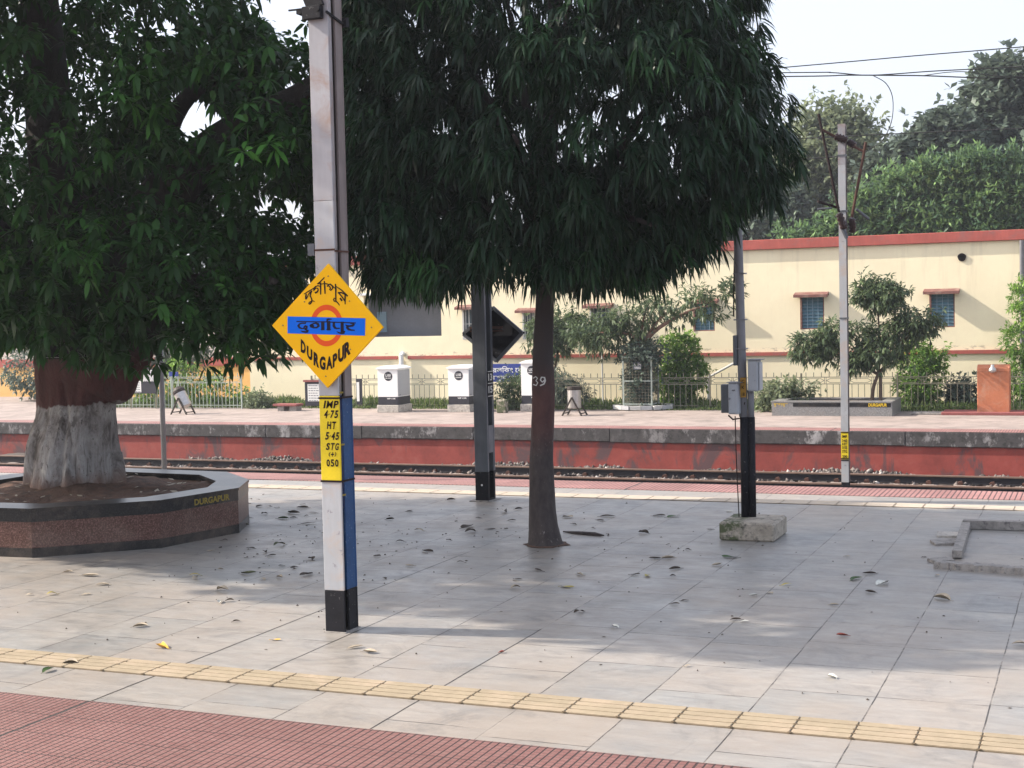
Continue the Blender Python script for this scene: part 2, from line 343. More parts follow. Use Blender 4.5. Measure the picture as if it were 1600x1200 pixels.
def m_redwall():
    t = NT("faded_red_oxide_wall"); n = t.noise(2, 7, .7)
    col = t.ramp(n, [(.3, (.20, .036, .028)), (.55, (.30, .055, .042)), (.75, (.33, .09, .07))])
    st = t.noise(1.3, 7, .7, stretch=(1, 1, .35), dist=.8)
    col = t.mix(t.ramp(st, [(.52, 0.0), (.6, .85)]), col, (.075, .055, .06))
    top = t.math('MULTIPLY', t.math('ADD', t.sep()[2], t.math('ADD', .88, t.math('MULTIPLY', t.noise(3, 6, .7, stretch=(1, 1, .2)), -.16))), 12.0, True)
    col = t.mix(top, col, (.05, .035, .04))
    return t.out(col, .85, t.bump(n, .01, .5))
MAT['redwall'] = m_redwall()
def m_wall(name, c, c2):
    t = NT(name); n = t.noise(1.2, 7, .7, dist=.4); n2 = t.noise(7, 5, .7, stretch=(1, 1, .4))
    col = t.ramp(n, [(.3, c2), (.65, c)]); col = t.mix(t.ramp(n2, [(.6, 0.0), (.8, .25)]), col, tuple(x*.7 for x in c2))
    x, y, z = t.sep()
    dl = t.math('MULTIPLY', t.ramp(t.noise(4, 6, .75, stretch=(1, 1, 2)), [(.52, 0.0), (.60, .8)]), t.ramp(t.math('ABSOLUTE', t.math('SUBTRACT', z, .99)), [(.03, 1.0), (.09, 0.0)]))
    col = t.mix(dl, col, (.22, .19, .16))
    st = t.math('MULTIPLY', t.ramp(t.noise(3.2, 6, .7, stretch=(1, 1, .07)), [(.52, 0.0), (.68, .34)]), t.ramp(t.math('DIVIDE', t.math('ADD', z, .5), 4.4), [(.45, .25), (1.0, 1.0)])); col = t.mix(st, col, tuple(q*.55 for q in c2))
    col = t.mix(t.ramp(t.noise(.5, 4, .6), [(.5, 0.0), (.56, .22)]), col, tuple(min(1, q*1.1) for q in c))
    return t.out(col, .85, t.bump(t.noise(40, 4), .004, .5))
MAT['cream'] = m_wall("cream_wall_paint", (.85, .765, .54), (.80, .70, .49))
MAT['orange_wall'] = m_wall("orange_wall_paint", (.74, .47, .17), (.64, .38, .13))
MAT['band_red'] = paint("red_band_paint", (.40, .105, .085), .7, .22, 3, dirt=(.26, .12, .11), streak=True)
MAT['hood'] = paint("weathered_red_cement_hood", (.20, .095, .08), .85, .35, 6, dirt=(.30, .22, .18))
MAT['shutter'] = paint("faded_blue_shutter", (.11, .22, .28), .6, .3, 9, streak=True)
MAT['dark_recess'] = paint("recess_grey_with_shade", (.15, .16, .185), .6, .15, 2)  # dark grey also carries the shade inside the bay
MAT['pale_blue'] = paint("pale_blue_sheet", (.25, .36, .44), .5, .15, 4)
MAT['fence'] = paint("thin_grey_green_iron", (.22, .21, .16), .6, .3, 10)
MAT['fence_white'] = paint("chalky_pale_green_iron", (.40, .45, .40), .6, .25, 10)
MAT['cab_white'] = paint("white_cabinet_enamel", (.80, .80, .79), .4, .04, 5)
MAT['cab_grey'] = paint("cabinet_shade_kerb_grey", (.36, .37, .385), .45, .1, 5)  # darkened white for the cabinets' shaded side, also used on kerb blocks
MAT['cab_black'] = paint("dark_cabinet_plinth_paint", (.04, .04, .05), .5, .3, 5)
MAT['white'] = paint("white_paint", (.75, .75, .74), .6, .1, 9)
MAT['gold'] = paint("gold_yellow_lettering", (.62, .42, .03), .5, .2, 20)
MAT['dull_gold'] = paint("worn_gold_lettering", (.28, .21, .04), .5, .35, 30)
MAT['orange_booth'] = paint("orange_plaster", (.46, .17, .09), .85, .22, 4, dirt=(.44, .24, .16))
MAT['bin_steel'] = paint("brushed_bin_steel", (.5, .48, .46), .35, .25, 14, metal=.7)
MAT['bin_dark'] = paint("blackened_bin_frame", (.05, .04, .035), .6, .4, 14)
MAT['sign_navy'] = paint("royal_blue_board", (.035, .055, .24), .5, .1, 5)
MAT['rail'] = paint("dark_rolled_rail_steel", (.018, .016, .02), .6, .4, 6, streak=False)
MAT['rail_top'] = paint("dusty_rail_top", (.17, .115, .09), .5, .3, 6)
MAT['wire'] = paint("dark_copper_wire", (.04, .04, .04), .6, .2, 9)
MAT['paper'] = paint("white_notice_sheet", (.7, .7, .68), .7, .06, 9)
MAT['far_paving'] = m_conc("dusty_pinkish_paving", (.275, .225, .20), stain=(.21, .175, .155), sc=1.6)
MAT['trackbed'] = m_conc('oil_stained_track_bed', (.075, .06, .052), stain=(.03, .025, .022), sc=14)
MAT['debris'] = paint('leaf_crumb_debris', (.06, .045, .035), .9, .5, 30)
MAT['earth'] = m_conc("bare_brown_ground", (.22, .17, .13), stain=(.1, .09, .06), sc=2)
MAT['tactile'] = paint("buff_yellow_tactile_tile", (.305, .25, .175), .8, .2, 4, dirt=(.38, .30, .22))
MAT['tactile_far'] = paint('pale_worn_tactile_tile', (.47, .40, .32), .7, .12, 4, dirt=(.4, .36, .31))
MAT['tactile_dirt'] = paint("dirt_in_tile_gaps", (.13, .095, .06), .9, .3, 20)
MAT['maroon'] = paint("maroon_painted_slab", (.26, .09, .085), .75, .3, 5)
MAT['glass'] = paint("dim_window_glass", (.12, .16, .18), .2, .2, 4)
MAT['lgrey'] = paint("pale_grey_frame", (.5, .5, .48), .6, .15, 9)
# ---------------------------------------------------------------- the setting
NE = 16.95; FZ = -0.46; FE = 30.15; RZ = -1.25; WY = 38.5
def struct(mb, name, mat, **k): return tag(mb.build(name, mat, **k), kind="structure")
g = MB(); g.add([(-900, -300, -2.4), (900, -300, -2.4), (900, 1500, -2.4), (-900, 1500, -2.4)], [(0, 1, 2, 3)]); struct(g, "ground", MAT['earth'])
struct(MB().box(-60, 30, -6, NE-.02, -2.2, -.004), "platform", MAT['coping'])
def sheet(name, x0, x1, y0, y1, z, mat): return struct(MB().add([(x0, y0, z), (x1, y0, z), (x1, y1, z), (x0, y1, z)], [(0, 1, 2, 3)]), name, mat)
sheet("paving", -40, 20, 6.45, 16.25, 0.0, MAT['paving'])
tag(struct(MB().box(-40, 20, -4, 6.45, -.003, .004), "tile_strip", MAT['redtile']))
struct(MB().box(-40, 20, 16.25, NE, -.003, .006), "tile_strip", MAT['redtile_far'])
def tactile(y0, nx0, nx1, m='tactile'):
    b = MB(); b.box(nx0*.3-.25, nx1*.3-.25, y0, y0+.3, -.003, .003, 1)
    for k in range(nx0, nx1):
        x = k*.3-.25
        b.box(x+.0008, x+.2992, y0+.002, y0+.298, .003, .0045, 0)
        for j in range(4):
            yy = y0+.0375+.075*j; b.box(x+.003, x+.297, yy-.0325, yy+.0325, .0045, .0095, 0, ch=.003)
            b.box(x-.010, x+.010, yy-.045, yy-.030, .0098, .0106, 1)
    return struct(b, "tactile_strip", [MAT[m], MAT['tactile_dirt']])
tactile(7.04, -60, 20); tactile(15.42, -70, 12, 'tactile_far')
# far platform: body, coping, red wall, paving
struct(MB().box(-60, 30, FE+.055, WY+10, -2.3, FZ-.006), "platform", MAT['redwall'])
rng = random.Random(3)
cop = MB(); x = -60.0
while x < 30:
    w = rng.uniform(2.2, 3.4); dz = rng.uniform(-.012, .012); cop.box(x, x+w-.012, FE+rng.uniform(-.01, .01), FE+.6, FZ-.30+dz, FZ-.004, ch=.012); x += w
struct(cop, "kerb", MAT['coping'])
sheet("tile_strip", -60, 30, FE+.01, FE+.75, FZ+.002, MAT['redtile_far'])
sheet("paving", -60, 30, FE+.75, WY+5, FZ, MAT['far_paving'])
# track bed
def relief(name, x0, x1, y0, y1, nx, ny, zf, mat):
    b = MB(); vs = [(x0+(x1-x0)*i/nx, y0+(y1-y0)*j/ny, zf(x0+(x1-x0)*i/nx, y0+(y1-y0)*j/ny)) for j in range(ny+1) for i in range(nx+1)]
    fs = [(j*(nx+1)+i, j*(nx+1)+i+1, (j+1)*(nx+1)+i+1, (j+1)*(nx+1)+i) for j in range(ny) for i in range(nx)]
    b.add(vs, fs); return b.build(name, mat, smooth=True)
def bedz(x, y): return RZ-.20+.02*math.sin(x*3+y*5)+(.14*max(0, min(1, (y-29.55)/.6))*(.6+.4*math.sin(x*.9)+.3*math.sin(x*2.3)) if y > 29.55 else 0)
tag(relief("track_bed", -60, 30, NE-.1, FE+.25, 300, 44, bedz, MAT['trackbed']), kind="structure")
# ballast stones
def ballast():
    n = 9000; r = np.random.default_rng(5)
    xs = r.uniform(-24, 3, n); ys = np.where(r.random(n) < .6, r.uniform(29.5, 30.3, n), r.uniform(26.6, 29.5, n))
    zs = np.array([bedz(a, b) for a, b in zip(xs, ys)]); s = r.uniform(.025, .06, n)
    base = np.array([(1, 0, 0), (-1, 0, 0), (0, 1, 0), (0, -1, 0), (0, 0, 1), (0, 0, -1)], float)
    V = base[None]*s[:, None, None]*r.uniform(.55, 1.15, (n, 6, 1)) + r.normal(0, .25, (n, 6, 3))*s[:, None, None]
    V += np.stack([xs, ys, zs+s*.35], 1)[:, None]
    F = np.array([(0, 2, 4), (2, 1, 4), (1, 3, 4), (3, 0, 4), (2, 0, 5), (1, 2, 5), (3, 1, 5), (0, 3, 5)])
    F = (F[None]+np.arange(n)[:, None, None]*6).reshape(-1, 3)
    return quickmesh("ballast", V.reshape(-1, 3), F, 3, np.repeat(r.random(n), 8), MAT['stones'])
def quickmesh(name, V, F, k, tint, mat, parent=None, smooth=False, origin=(0, 0, 0)):
    me = bpy.data.meshes.new(name); off = np.array(wloc(parent) if parent is not None else Vector(origin))
    me.vertices.add(len(V)); me.vertices.foreach_set("co", (V-off).astype(np.float32).ravel())
    if isinstance(F, list):
        tot = sum(f.size for f in F); idx = np.concatenate([f.ravel() for f in F]); sizes = np.concatenate([np.full(len(f), f.shape[1]) for f in F])
    else: idx = F.ravel(); sizes = np.full(len(F), k)
    me.loops.add(len(idx)); me.loops.foreach_set("vertex_index", idx.astype(np.int32))
    me.polygons.add(len(sizes)); st = np.concatenate([[0], np.cumsum(sizes)[:-1]])
    me.polygons.foreach_set("loop_start", st.astype(np.int32)); me.update(calc_edges=True)
    a = me.attributes.new("tint", 'FLOAT', 'FACE'); a.data.foreach_set("value", tint.astype(np.float32))
    if smooth: me.polygons.foreach_set("use_smooth", [True]*len(me.polygons))
    o = bpy.data.objects.new(name, me); COL.objects.link(o); me.materials.append(mat)
    if parent is not None: o.parent = parent
    else: o.location = origin
    return o
def m_stones():
    t = NT("crushed_stone"); a = t.n.new("ShaderNodeAttribute"); a.attribute_name = "tint"
    return t.out(t.ramp(a.outputs["Fac"], [(0, (.05, .04, .035)), (.5, (.12, .098, .088)), (.92, (.22, .195, .18)), (1, (.40, .38, .36))]), .9)
MAT['stones'] = m_stones()
tag(ballast(), "crushed grey and brown stones heaped between the rails and the red platform wall", "ballast", kind="stuff")

# railway track: rails, sleepers with clips
trk = thing("railway_track", "broad gauge railway track in ballast below the red wall of the far platform", "track", (-10, 28.5, RZ))
for yc in (27.66, 29.34):
    b = MB(); x0, x1 = -34, 8
    b.box(x0, x1, yc-.036, yc+.036, RZ-.035, RZ, 1, ch=.006); b.box(x0, x1, yc-.012, yc+.012, RZ-.15, RZ-.035); b.box(x0, x1, yc-.07, yc+.07, RZ-.165, RZ-.15)
    b.build("rail", [MAT['rail'], MAT['rail_top']], trk)
k = 0; x = -32.0
while x < 6:
    b = MB(); b.box(x-.12, x+.12, 27.1, 29.9, RZ-.3, RZ-.172, ch=.01)
    b.build("sleeper", MAT['sleeper'], trk)
    if x > -24:
        for yc in (27.66, 29.34):
            for sg in (-1, 1):
                b = MB(); b.tube([(x-.05, yc+sg*.05, RZ-.14), (x-.02, yc+sg*.10, RZ-.11), (x+.03, yc+sg*.11, RZ-.10), (x+.05, yc+sg*.06, RZ-.135)], .013, 5)
                b.box(x-.05, x+.05, yc+sg*.1-.03, yc+sg*.1+.03, RZ-.172, RZ-.12)
                if sg < 0: b.build("rail_clip", MAT['rust'], trk)
    x += .6

# ---------------------------------------------------------------- cream building
bld = thing("station_building", "long single storey cream building with red parapet and blue shuttered windows", "building", (-10, WY, FZ))
BX0, BX1 = -24.76, 8.0
wins = []
def winpx(x0, y0, x1, y1): a = at(x0, y0, WY); b = at(x1, y1, WY); return (a.x, b.x, b.z, a.z)
shut = [winpx(1083, 475, 1117, 517), winpx(1250, 465, 1288, 514), winpx(1452, 460, 1492, 511)]
gril = [winpx(921, 482, 953, 526), winpx(816, 489, 836, 530), winpx(722, 484, 748, 530)]
rec = winpx(568, 462, 690, 525); rec = (rec[0], rec[1], rec[2], rec[3])
holes = sorted(shut+gril+[rec]+[(-.9, -.25, 1.54, 2.39), (2.2, 2.85, 1.54, 2.39)])
def wall_holes(mb, x0, x1, z0, z1, Y, hs, depth, thick=.3):
    hs = sorted(hs); x = x0
    for h in hs:
        mb.box(x, h[0], Y, Y+thick, z0, z1); mb.box(h[0], h[1], Y, Y+thick, z0, h[2]); mb.box(h[0], h[1], Y, Y+thick, h[3], z1); x = h[1]
    mb.box(x, x1, Y, Y+thick, z0, z1)
wb = MB(); wall_holes(wb, BX0, BX1, FZ-1, 3.70, WY, holes, .1)
wb.box(BX0, BX0+.3, WY+.3, WY+9, FZ-1, 3.70); wb.box(BX1-.3, BX1, WY+.3, WY+9, FZ-1, 3.70); wb.box(BX0+.3, BX1-.3, WY+8.7, WY+9, FZ-1, 3.70)
wb.build("wall", MAT['cream'], bld)
MB().box(BX0-.1, BX1+.1, WY-.10, WY+9.1, 3.703, 3.965, ch=.01).build("parapet", MAT['band_red'], bld)
bm = MB(); xp = at(622, 560, WY).x
bm.box(BX0, xp, WY-.05, WY-.002, .845, .94); bm.box(xp+.35, BX1, WY-.05, WY-.002, .845, .94); bm.build("string_course", MAT['band_red'], bld)
wb = MB(); wb.box(rec[0], rec[1], WY+.8, WY+.85, rec[2]-.1, rec[3]+.1); wb.box(rec[0]-.05, rec[0]-.002+.05, WY+.305, WY+.8, rec[2]-.1, rec[3]+.1)
wb.box(rec[1]-.03, rec[1]+.05, WY+.305, WY+.8, rec[2]-.1, rec[3]+.1); wb.box(rec[0], rec[1], WY+.305, WY+.8, rec[2]-.1, rec[2]-.01); wb.box(rec[0], rec[1], WY+.305, WY+.8, rec[3]+.01, rec[3]+.1)
wb.build("recessed_bay", MAT['dark_recess'], bld)
wb = MB(); p0 = at(576, 522, WY+.7); p1 = at(602, 487, WY+.7); wb.box(p0.x-.5, p1.x, WY+.74, WY+.797, p0.z+.05, p1.z); wb.build("pale_blue_panel", MAT['pale_blue'], bld)
MB().box(rec[0]-.1, rec[1]+.1, WY-.06, WY+.25, rec[3]+.003, rec[3]+.07).build("ledge", MAT['white'], bld)
def hood(x0, x1, z, nm="window_hood"):
    b = MB(); w = .13
    b.add([(x0-w, WY-.27, z-.02), (x1+w, WY-.27, z-.02), (x1+w, WY-.002, z+.03), (x0-w, WY-.002, z+.03), (x0-w, WY-.27, z+.05), (x1+w, WY-.27, z+.05), (x1+w, WY-.002, z+.12), (x0-w, WY-.002, z+.12)],
          [(3, 2, 1, 0), (4, 5, 6, 7), (0, 1, 5, 4), (1, 2, 6, 5), (2, 3, 7, 6), (3, 0, 4, 7)])
    return b.build(nm, MAT['hood'], bld)
for (x0, x1, z0, z1) in shut+[(-.9, -.25, 1.54, 2.39), (2.2, 2.85, 1.54, 2.39)]:
    f = MB(); f.box(x0, x0+.045, WY-.015, WY+.14, z0, z1); f.box(x1-.03, x1, WY+.02, WY+.14, z0, z1); f.box(x0+.045, x1-.03, WY+.02, WY+.14, z0, z0+.03); fo = f.build("window", MAT['hood'], bld)
    s_ = MB(); nv = 9; nh = 4
    for i in range(nv):
        za = z0+.03+(z1-z0-.03)*i/nv; zb = z0+.03+(z1-z0-.03)*(i+1)/nv; s_.add([(x0+.045, WY+.06, za), (x1-.03, WY+.06, za), (x1-.03, WY+.10, zb-.015), (x0+.045, WY+.10, zb-.015), (x0+.045, WY+.06, za-.004), (x1-.03, WY+.06, za-.004)], [(0, 1, 2, 3)])
    s_.box(x0+.045, x1-.03, WY+.105, WY+.12, z0+.03, z1)
    for i in range(1, nh): xx = x0+.045+(x1-x0-.075)*i/nh; s_.box(xx-.006, xx+.006, WY+.045, WY+.058, z0+.03, z1, 1)
    for i in range(1, nv): zz = z0+.03+(z1-z0-.03)*i/nv; s_.box(x0+.045, x1-.03, WY+.0585, WY+.066, zz-.006, zz+.004, 1)
    s_.build("shutter", [MAT['shutter'], MAT['pale_blue']], fo)
    hood(x0, x1, z1+.02)
for (x0, x1, z0, z1) in gril:
    f = MB(); f.box(x0, x0+.05, WY-.01, WY+.14, z0, z1); f.box(x1-.05, x1, WY-.01, WY+.14, z0, z1); f.box(x0+.05, x1-.05, WY-.01, WY+.14, z0, z0+.05)
    for i in range(1, 5): xx = x0+(x1-x0)*i/5; f.box(xx-.012, xx+.012, WY+.02, WY+.04, z0+.05, z1)
    f.box(x0+.05, x1-.05, WY+.041, WY+.055, (z0+z1)/2, (z0+z1)/2+.03)
    fo = f.build("window", MAT['lgrey'], bld); MB().box(x0, x1, WY+.16, WY+.18, z0, z1).build("pane", MAT['glass'], fo)
    hood(x0, x1, z1+.02)
hb = MB(); hp = at(1503, 402, WY); 
hb.lathe((0, 0, 0), [(.105, 0), (.105, .03), (.07, .03), (.07, .0)], 18); 
hv = [(hp.x+v[0]*(1+.08*math.sin(v[1]*40)), WY-.03+v[2], hp.z+v[1]) for v in hb.v]; h2 = MB(); h2.add(hv, hb.f); h2.build("vent_hole", MAT['letter'], bld)
b = MB(); b.lathe((0, 0, 0), [(.075, 0), (.075, .006)], 14); b2 = MB(); b2.add([(hp.x+v[0], WY-.012+v[2], hp.z+v[1]) for v in b.v], b.f); b2.build("vent_cover", MAT['black'], bld)
MB().tube([(at(1597, 400, WY).x, WY-.09, -.3), (at(1597, 400, WY).x, WY-.09, 3.69)], .055, 10).build("downpipe", MAT['dark_edge'], bld)
MB().tube([(xp+.17, WY-.12, -.4), (xp+.17, WY-.12, .98), (xp+.17, WY+.0, 1.02)], .07, 10).build("downpipe", MAT['white'], bld)
a1, a2 = at(1106, 590, WY-.15), at(1148, 567, WY-.15); MB().tube([a1-Vector((0, 0, .9)), a1, a2], .035, 8).build("waste_pipe", MAT['lgrey'], bld)
# orange wall left of the building
ow = thing("boundary_wall", "orange wall with a red top band beyond the iron fence at left", "wall", (-29, WY+2.5, FZ))
MB().box(-60, -24.9, WY+2.5, WY+2.7, FZ-.5, .60).build("wall_face", MAT['orange_wall'], ow); MB().box(-60, -24.9, WY+2.44, WY+2.76, .603, .88).build("top_band", MAT['band_red'], ow)

# ---------------------------------------------------------------- fences
def fence(name, label, x0, x1, Y, mat, step, posts, zt, group=None):
    t = thing(name, label, "fence", ((x0+x1)/2, Y, FZ), group)
    n = max(1, round((x1-x0)/posts)); w = (x1-x0)/n
    for i in range(n+1):
        b = MB(); xx = x0+i*w; b.box(xx-.02, xx+.02, Y-.02, Y+.02, FZ, zt); b.build("post", mat, t)
    for i in range(n):
        b = MB(); a = x0+i*w+.022; e = x0+(i+1)*w-.022; r = .009
        zb1, zb2 = zt-.10, zt-.27
        for z in (zb1, zb2, FZ+.10): b.box(a, e, Y-r, Y+r, z-r, z+r)
        m = max(2, round((e-a)/step)); s = (e-a)/m
        for j in range(1, m): xx = a+j*s; b.box(xx-.007, xx+.007, Y-.007, Y+.007, FZ, zb2-r)
        m2 = max(2, round((e-a)/.19)); s2 = (e-a)/m2
        for j in range(m2):
            xx = a+(j+.5)*s2; b.box(xx-.008, xx+.008, Y-.008, Y+.008, zb1+r, zt+.02)
        m3 = max(1, round((e-a)/.62)); s3 = (e-a)/m3
        for j in range(m3):
            c = a+(j+.5)*s3; h = (zb1+zb2)/2; q = s3*.5-.03
            pts = [(c-q, h), (c-q+.09, h+.05), (c+q-.09, h+.05), (c+q, h), (c+q-.09, h-.05), (c-q+.09, h-.05), (c-q, h)]
            for u, v_ in zip(pts, pts[1:]): b.bar((u[0], Y, u[1]), (v_[0], Y, v_[1]), .012)
            for xx in (c+q+.01, c-q-.01): b.box(xx-.006, xx+.006, Y-.006, Y+.006, zb2+r, zb1-r)
        b.build("panel", mat, t)
ft = at(1100, 584, 36.2).z
fence("iron_fence", "thin iron fence with lozenge band in front of the cream building", -21.2, 2.4, 36.2, MAT['fence'], .155, 2.36, ft)
fence("iron_fence", "pale green iron fence in front of the greenery beside the big tree", -30.4, -23.2, 35.6, MAT['fence_white'], .13, 2.4, at(300, 584, 35.6).z)
# ---------------------------------------------------------------- near mast with the station sign
PX0, PX1, PY0, PY1 = -4.872, -4.722, 8.41, 8.60
mast = thing("overhead_line_mast", "nearest steel mast, painted white, blue and black, with yellow markings", "mast", (-4.81, 8.5, 0))
z0, zb, zy0, zy1 = 0.0, .285, 1.03, 1.60
def zone(x0, x1, y0, y1, zs, mats, nm, ch=.003):
    for (a, b_), m in zip(zip(zs, zs[1:]), mats): MB().box(x0, x1, y0, y1, a+.0005, b_-.0005, ch=ch).build(nm, m, mast)
zone(PX0, PX1, PY0, PY0+.016, [0, zb, zy0, zy1, 2.9, 7.5], [MAT['black'], MAT['steel_white'], MAT['yellow'], MAT['steel_white'], MAT['steel_alu']], "front_flange")
zone(PX0, PX1, PY1-.014, PY1, [0, zb, 1.58, 7.5], [MAT['black'], MAT['blue'], MAT['steel_brown']], "rear_flange")
zone(-4.806, -4.792, PY0+.017, PY1-.015, [0, zb, 1.58, 7.5], [MAT['black'], MAT['blue'], MAT['steel_brown']], "web", ch=0)
MB().box(PX1-.018, PX1-.004, PY0+.07, PY1-.0145, 0, zb).build("batten_plate", MAT['black'], mast)
MB().box(PX1-.018, PX1-.004, PY0+.055, PY1-.0145, zb+.001, 1.58).build("batten_plate", MAT['blue'], mast)
MB().box(PX1-.018, PX1-.004, PY0+.10, PY1-.0145, 1.582, 7.5).build("batten_plate", MAT['steel_brown'], mast)
cx, cy = PX1-.022, PY0+.045
MB().tube([(cx, cy, .84), (cx, cy, .86), (cx, cy, 1.6)], [.012, .017, .017], 12).build("cable_conduit", MAT['navy'], mast, smooth=True)
MB().tube([(cx-.012, cy, 1.601), (cx-.012, cy, 7.4)], .028, 14).build("cable_conduit", MAT['steel_alu'], mast, smooth=True)
for z in (1.62, .93, 1.27): MB().box(cx-.02, cx+.021, cy-.022, cy+.022, z-.006, z+.006).build("conduit_clamp", MAT['dull_gold'], mast)
for z in (2.575, 1.025, 1.585):
    b = MB(); b.box(PX0-.004, PX1+.004, PY0-.004, PY0-.0002, z-.006, z+.006); b.box(PX1+.0002, PX1+.004, PY0-.0002, PY1, z-.006-(.01 if z > 2 else 0), z+.006-(.01 if z > 2 else 0)); b.build("strap", MAT['letter'] if z < 2 else MAT['rust'], mast)
MB().box(PX0-.055, PX0-.005, PY0, PY0+.05, 2.54, 2.62).build("bracket", MAT['dark_steel'], mast)
# clamp bracket near the top
b = MB(); zc = at(500, 28, PY0).z
b.box(PX0-.02, PX1-.03, PY0-.05, PY0-.004, zc-.01, zc+.075, ch=.004); b.box(PX0-.12, PX0-.02, PY0-.05, PY0-.04, zc+.055, zc+.066); b.box(PX0-.06, PX0-.02, PY0-.05, PY0+.19, zc+.03, zc+.06)
b.add([(PX0-.075, PY0-.03, zc+.26), (PX0+.0, PY0-.03, zc+.08), (PX1-.02, PY0-.03, zc+.08), (PX1-.09, PY0-.03, zc+.26), (PX0-.075, PY0-.006, zc+.26), (PX0+.0, PY0-.006, zc+.08), (PX1-.02, PY0-.006, zc+.08), (PX1-.09, PY0-.006, zc+.26)], [(0, 1, 2, 3), (7, 6, 5, 4), (0, 4, 5, 1), (1, 5, 6, 2), (2, 6, 7, 3), (3, 7, 4, 0)])
b.box(PX1-.03, PX1+.03, PY1+.0, PY1+.04, zc-.03, zc+.03); b.bar((PX1+.005, PY0-.03, zc+.03), (PX1+.005, PY1+.04, zc-.02), .014); b.tube([(PX1-.045, PY0-.065, zc+.05), (PX1-.045, PY0-.05, zc+.05)], .018, 8)
b.build("clamp_bracket", MAT['black'], mast)
lt = MB(); YT = PY0-.0025
def PT(x0, x1, yt, yb):
    a = at(x0, yt, YT); c = at(x1, yb, YT)
    return lambda u, v: (a.x+(c.x-a.x)*u, YT, c.z+(a.z-c.z)*v)
for txt, x0, x1, yt, yb in (("IMP", 506, 529, 626, 638), ("4·75", 506.5, 528.5, 641, 653.5), ("HT", 511, 525, 658.5, 670.5), ("5·45", 508.5, 530, 675, 687.5), ("STG", 509.5, 529.5, 692, 703.5), ("(+)", 513.5, 525.5, 706.5, 713.5), ("050", 510, 529, 717.5, 729.5)):
    P_ = PT(x0, x1, yt, yb); wts = [{'I': .34, 'M': 1.25, '·': .3, '(': .55, ')': .55}.get(ch, 1) for ch in txt]; tot = sum(wts)+.26*(len(txt)-1); u0 = 0
    for ch, wt in zip(txt, wts):
        ua, ub = u0/tot, (u0+wt)/tot; va, vb = (.4, .58) if ch == '·' else (0, 1); sh = .10 if txt != "050" else 0
        add_text(lt, ch, lambda u, v: P_(ua+(ub-ua)*u+sh*(v-.5), va+(vb-va)*v), .035 if ch != 'M' else .005); u0 += wt+.26
lt.build("lettering", MAT['letter'], mast)
b = MB(); b.box(PX0-.012, PX1+.012, PY0-.012, PY1+.01, -.002, .006, ch=.002); b.build("base_grout", MAT['mortar'], mast)

YS = 8.372
sg = thing("station_sign", "yellow diamond station sign reading DURGAPUR with a blue band and orange ring", "sign", (-4.77, YS, 2.07))
c4 = [at(512.5, 412, YS), at(598, 511.5, YS), at(511.5, 606, YS), at(425, 508.5, YS)]
b = MB(); b.add([(p.x, YS, p.z) for p in c4]+[(p.x, YS+.018, p.z) for p in c4], [(3, 2, 1, 0), (4, 5, 6, 7)]+[(i, (i+1) % 4, 4+(i+1) % 4, 4+i) for i in range(4)]); b.build("board", MAT['sign_yellow'], sg)
PS = lambda x, y, off: tuple(Vector((at(x, y, YS).x, YS-.0008-off, at(x, y, YS).z)))
b = MB(); n = 56; cxr, cyr = 510.3, 508.6; v_ = []
for r_ in (1, .735):
    for k in range(n): t_ = 2*math.pi*k/n; v_.append(PS(cxr+25.6*r_*math.cos(t_), cyr+32.6*(r_ if r_ == 1 else .74)*math.sin(t_), 0))
b.add(v_, [(k, (k+1) % n, n+(k+1) % n, n+k) for k in range(n)]); b.build("ring", MAT['sign_red'], sg)
b = MB(); b.add([PS(x, y, .0012) for x, y in ((449.5, 494.3), (571, 497.3), (570.4, 524.4), (449.5, 520.8))], [(3, 2, 1, 0)]); b.build("blue_band", MAT['sign_blue'], sg)
# Devanagari word on the band (painted strokes)
b = MB(); C = lambda x, y, off: PS(445+x/12.3077, 485+y/12.3077, .0018+off)
dev = [([(232, 214), (800, 222), (1362, 241)], 17),
 ([(405, 218), (402, 246), (330, 246), (285, 262), (266, 296), (285, 330), (330, 349), (372, 350)], [24, 24, 20, 24, 44, 34, 20, 14]),
 ([(372, 352), (374, 322), (400, 300), (430, 308), (424, 338), (404, 352), (392, 368), (424, 378), (446, 384)], [18, 26, 30, 30, 34, 36, 24, 20, 24]),
 ([(446, 384), (440, 408), (404, 414), (352, 408), (312, 394)], [30, 38, 32, 22, 8]),
 ([(492, 300), (510, 284), (540, 290), (560, 308)], [26, 44, 40, 20]), ([(500, 312), (560, 334), (620, 330), (655, 296), (640, 262), (600, 244), (545, 256), (510, 278)], [24, 22, 28, 44, 44, 26, 18, 16]),
 ([(733, 226), (735, 362)], 56), ([(700, 366), (762, 368)], 14), ([(845, 222), (848, 364)], 58), ([(808, 368), (884, 370)], 14),
 ([(845, 224), (818, 206), (820, 180), (848, 168), (905, 167)], [20, 30, 34, 26, 10]),
 ([(948, 236), (946, 296), (966, 332), (1000, 346), (1060, 344)], [36, 44, 42, 26, 14]), ([(1106, 236), (1108, 404)], 54), ([(1122, 400), (1152, 404), (1136, 432), (1096, 440), (1046, 430), (1006, 408)], [20, 30, 36, 32, 22, 8]),
 ([(1268, 246), (1320, 252), (1334, 270), (1310, 292), (1250, 302), (1196, 296), (1176, 280)], [18, 26, 36, 38, 30, 26, 16]), ([(1212, 300), (1206, 332), (1230, 362), (1280, 378), (1346, 380)], [44, 46, 40, 24, 14])]
for k, (p, w) in enumerate(dev): w = [q*1.12+3 for q in w] if isinstance(w, list) else w*1.12+3; b.stroke(p, w, .00004*k, C)
b.build("hindi_lettering", MAT['sign_ink'], sg)
b = MB(); C = lambda x, y, off: PS(460+x/16, 430+y/16, .0006+off)
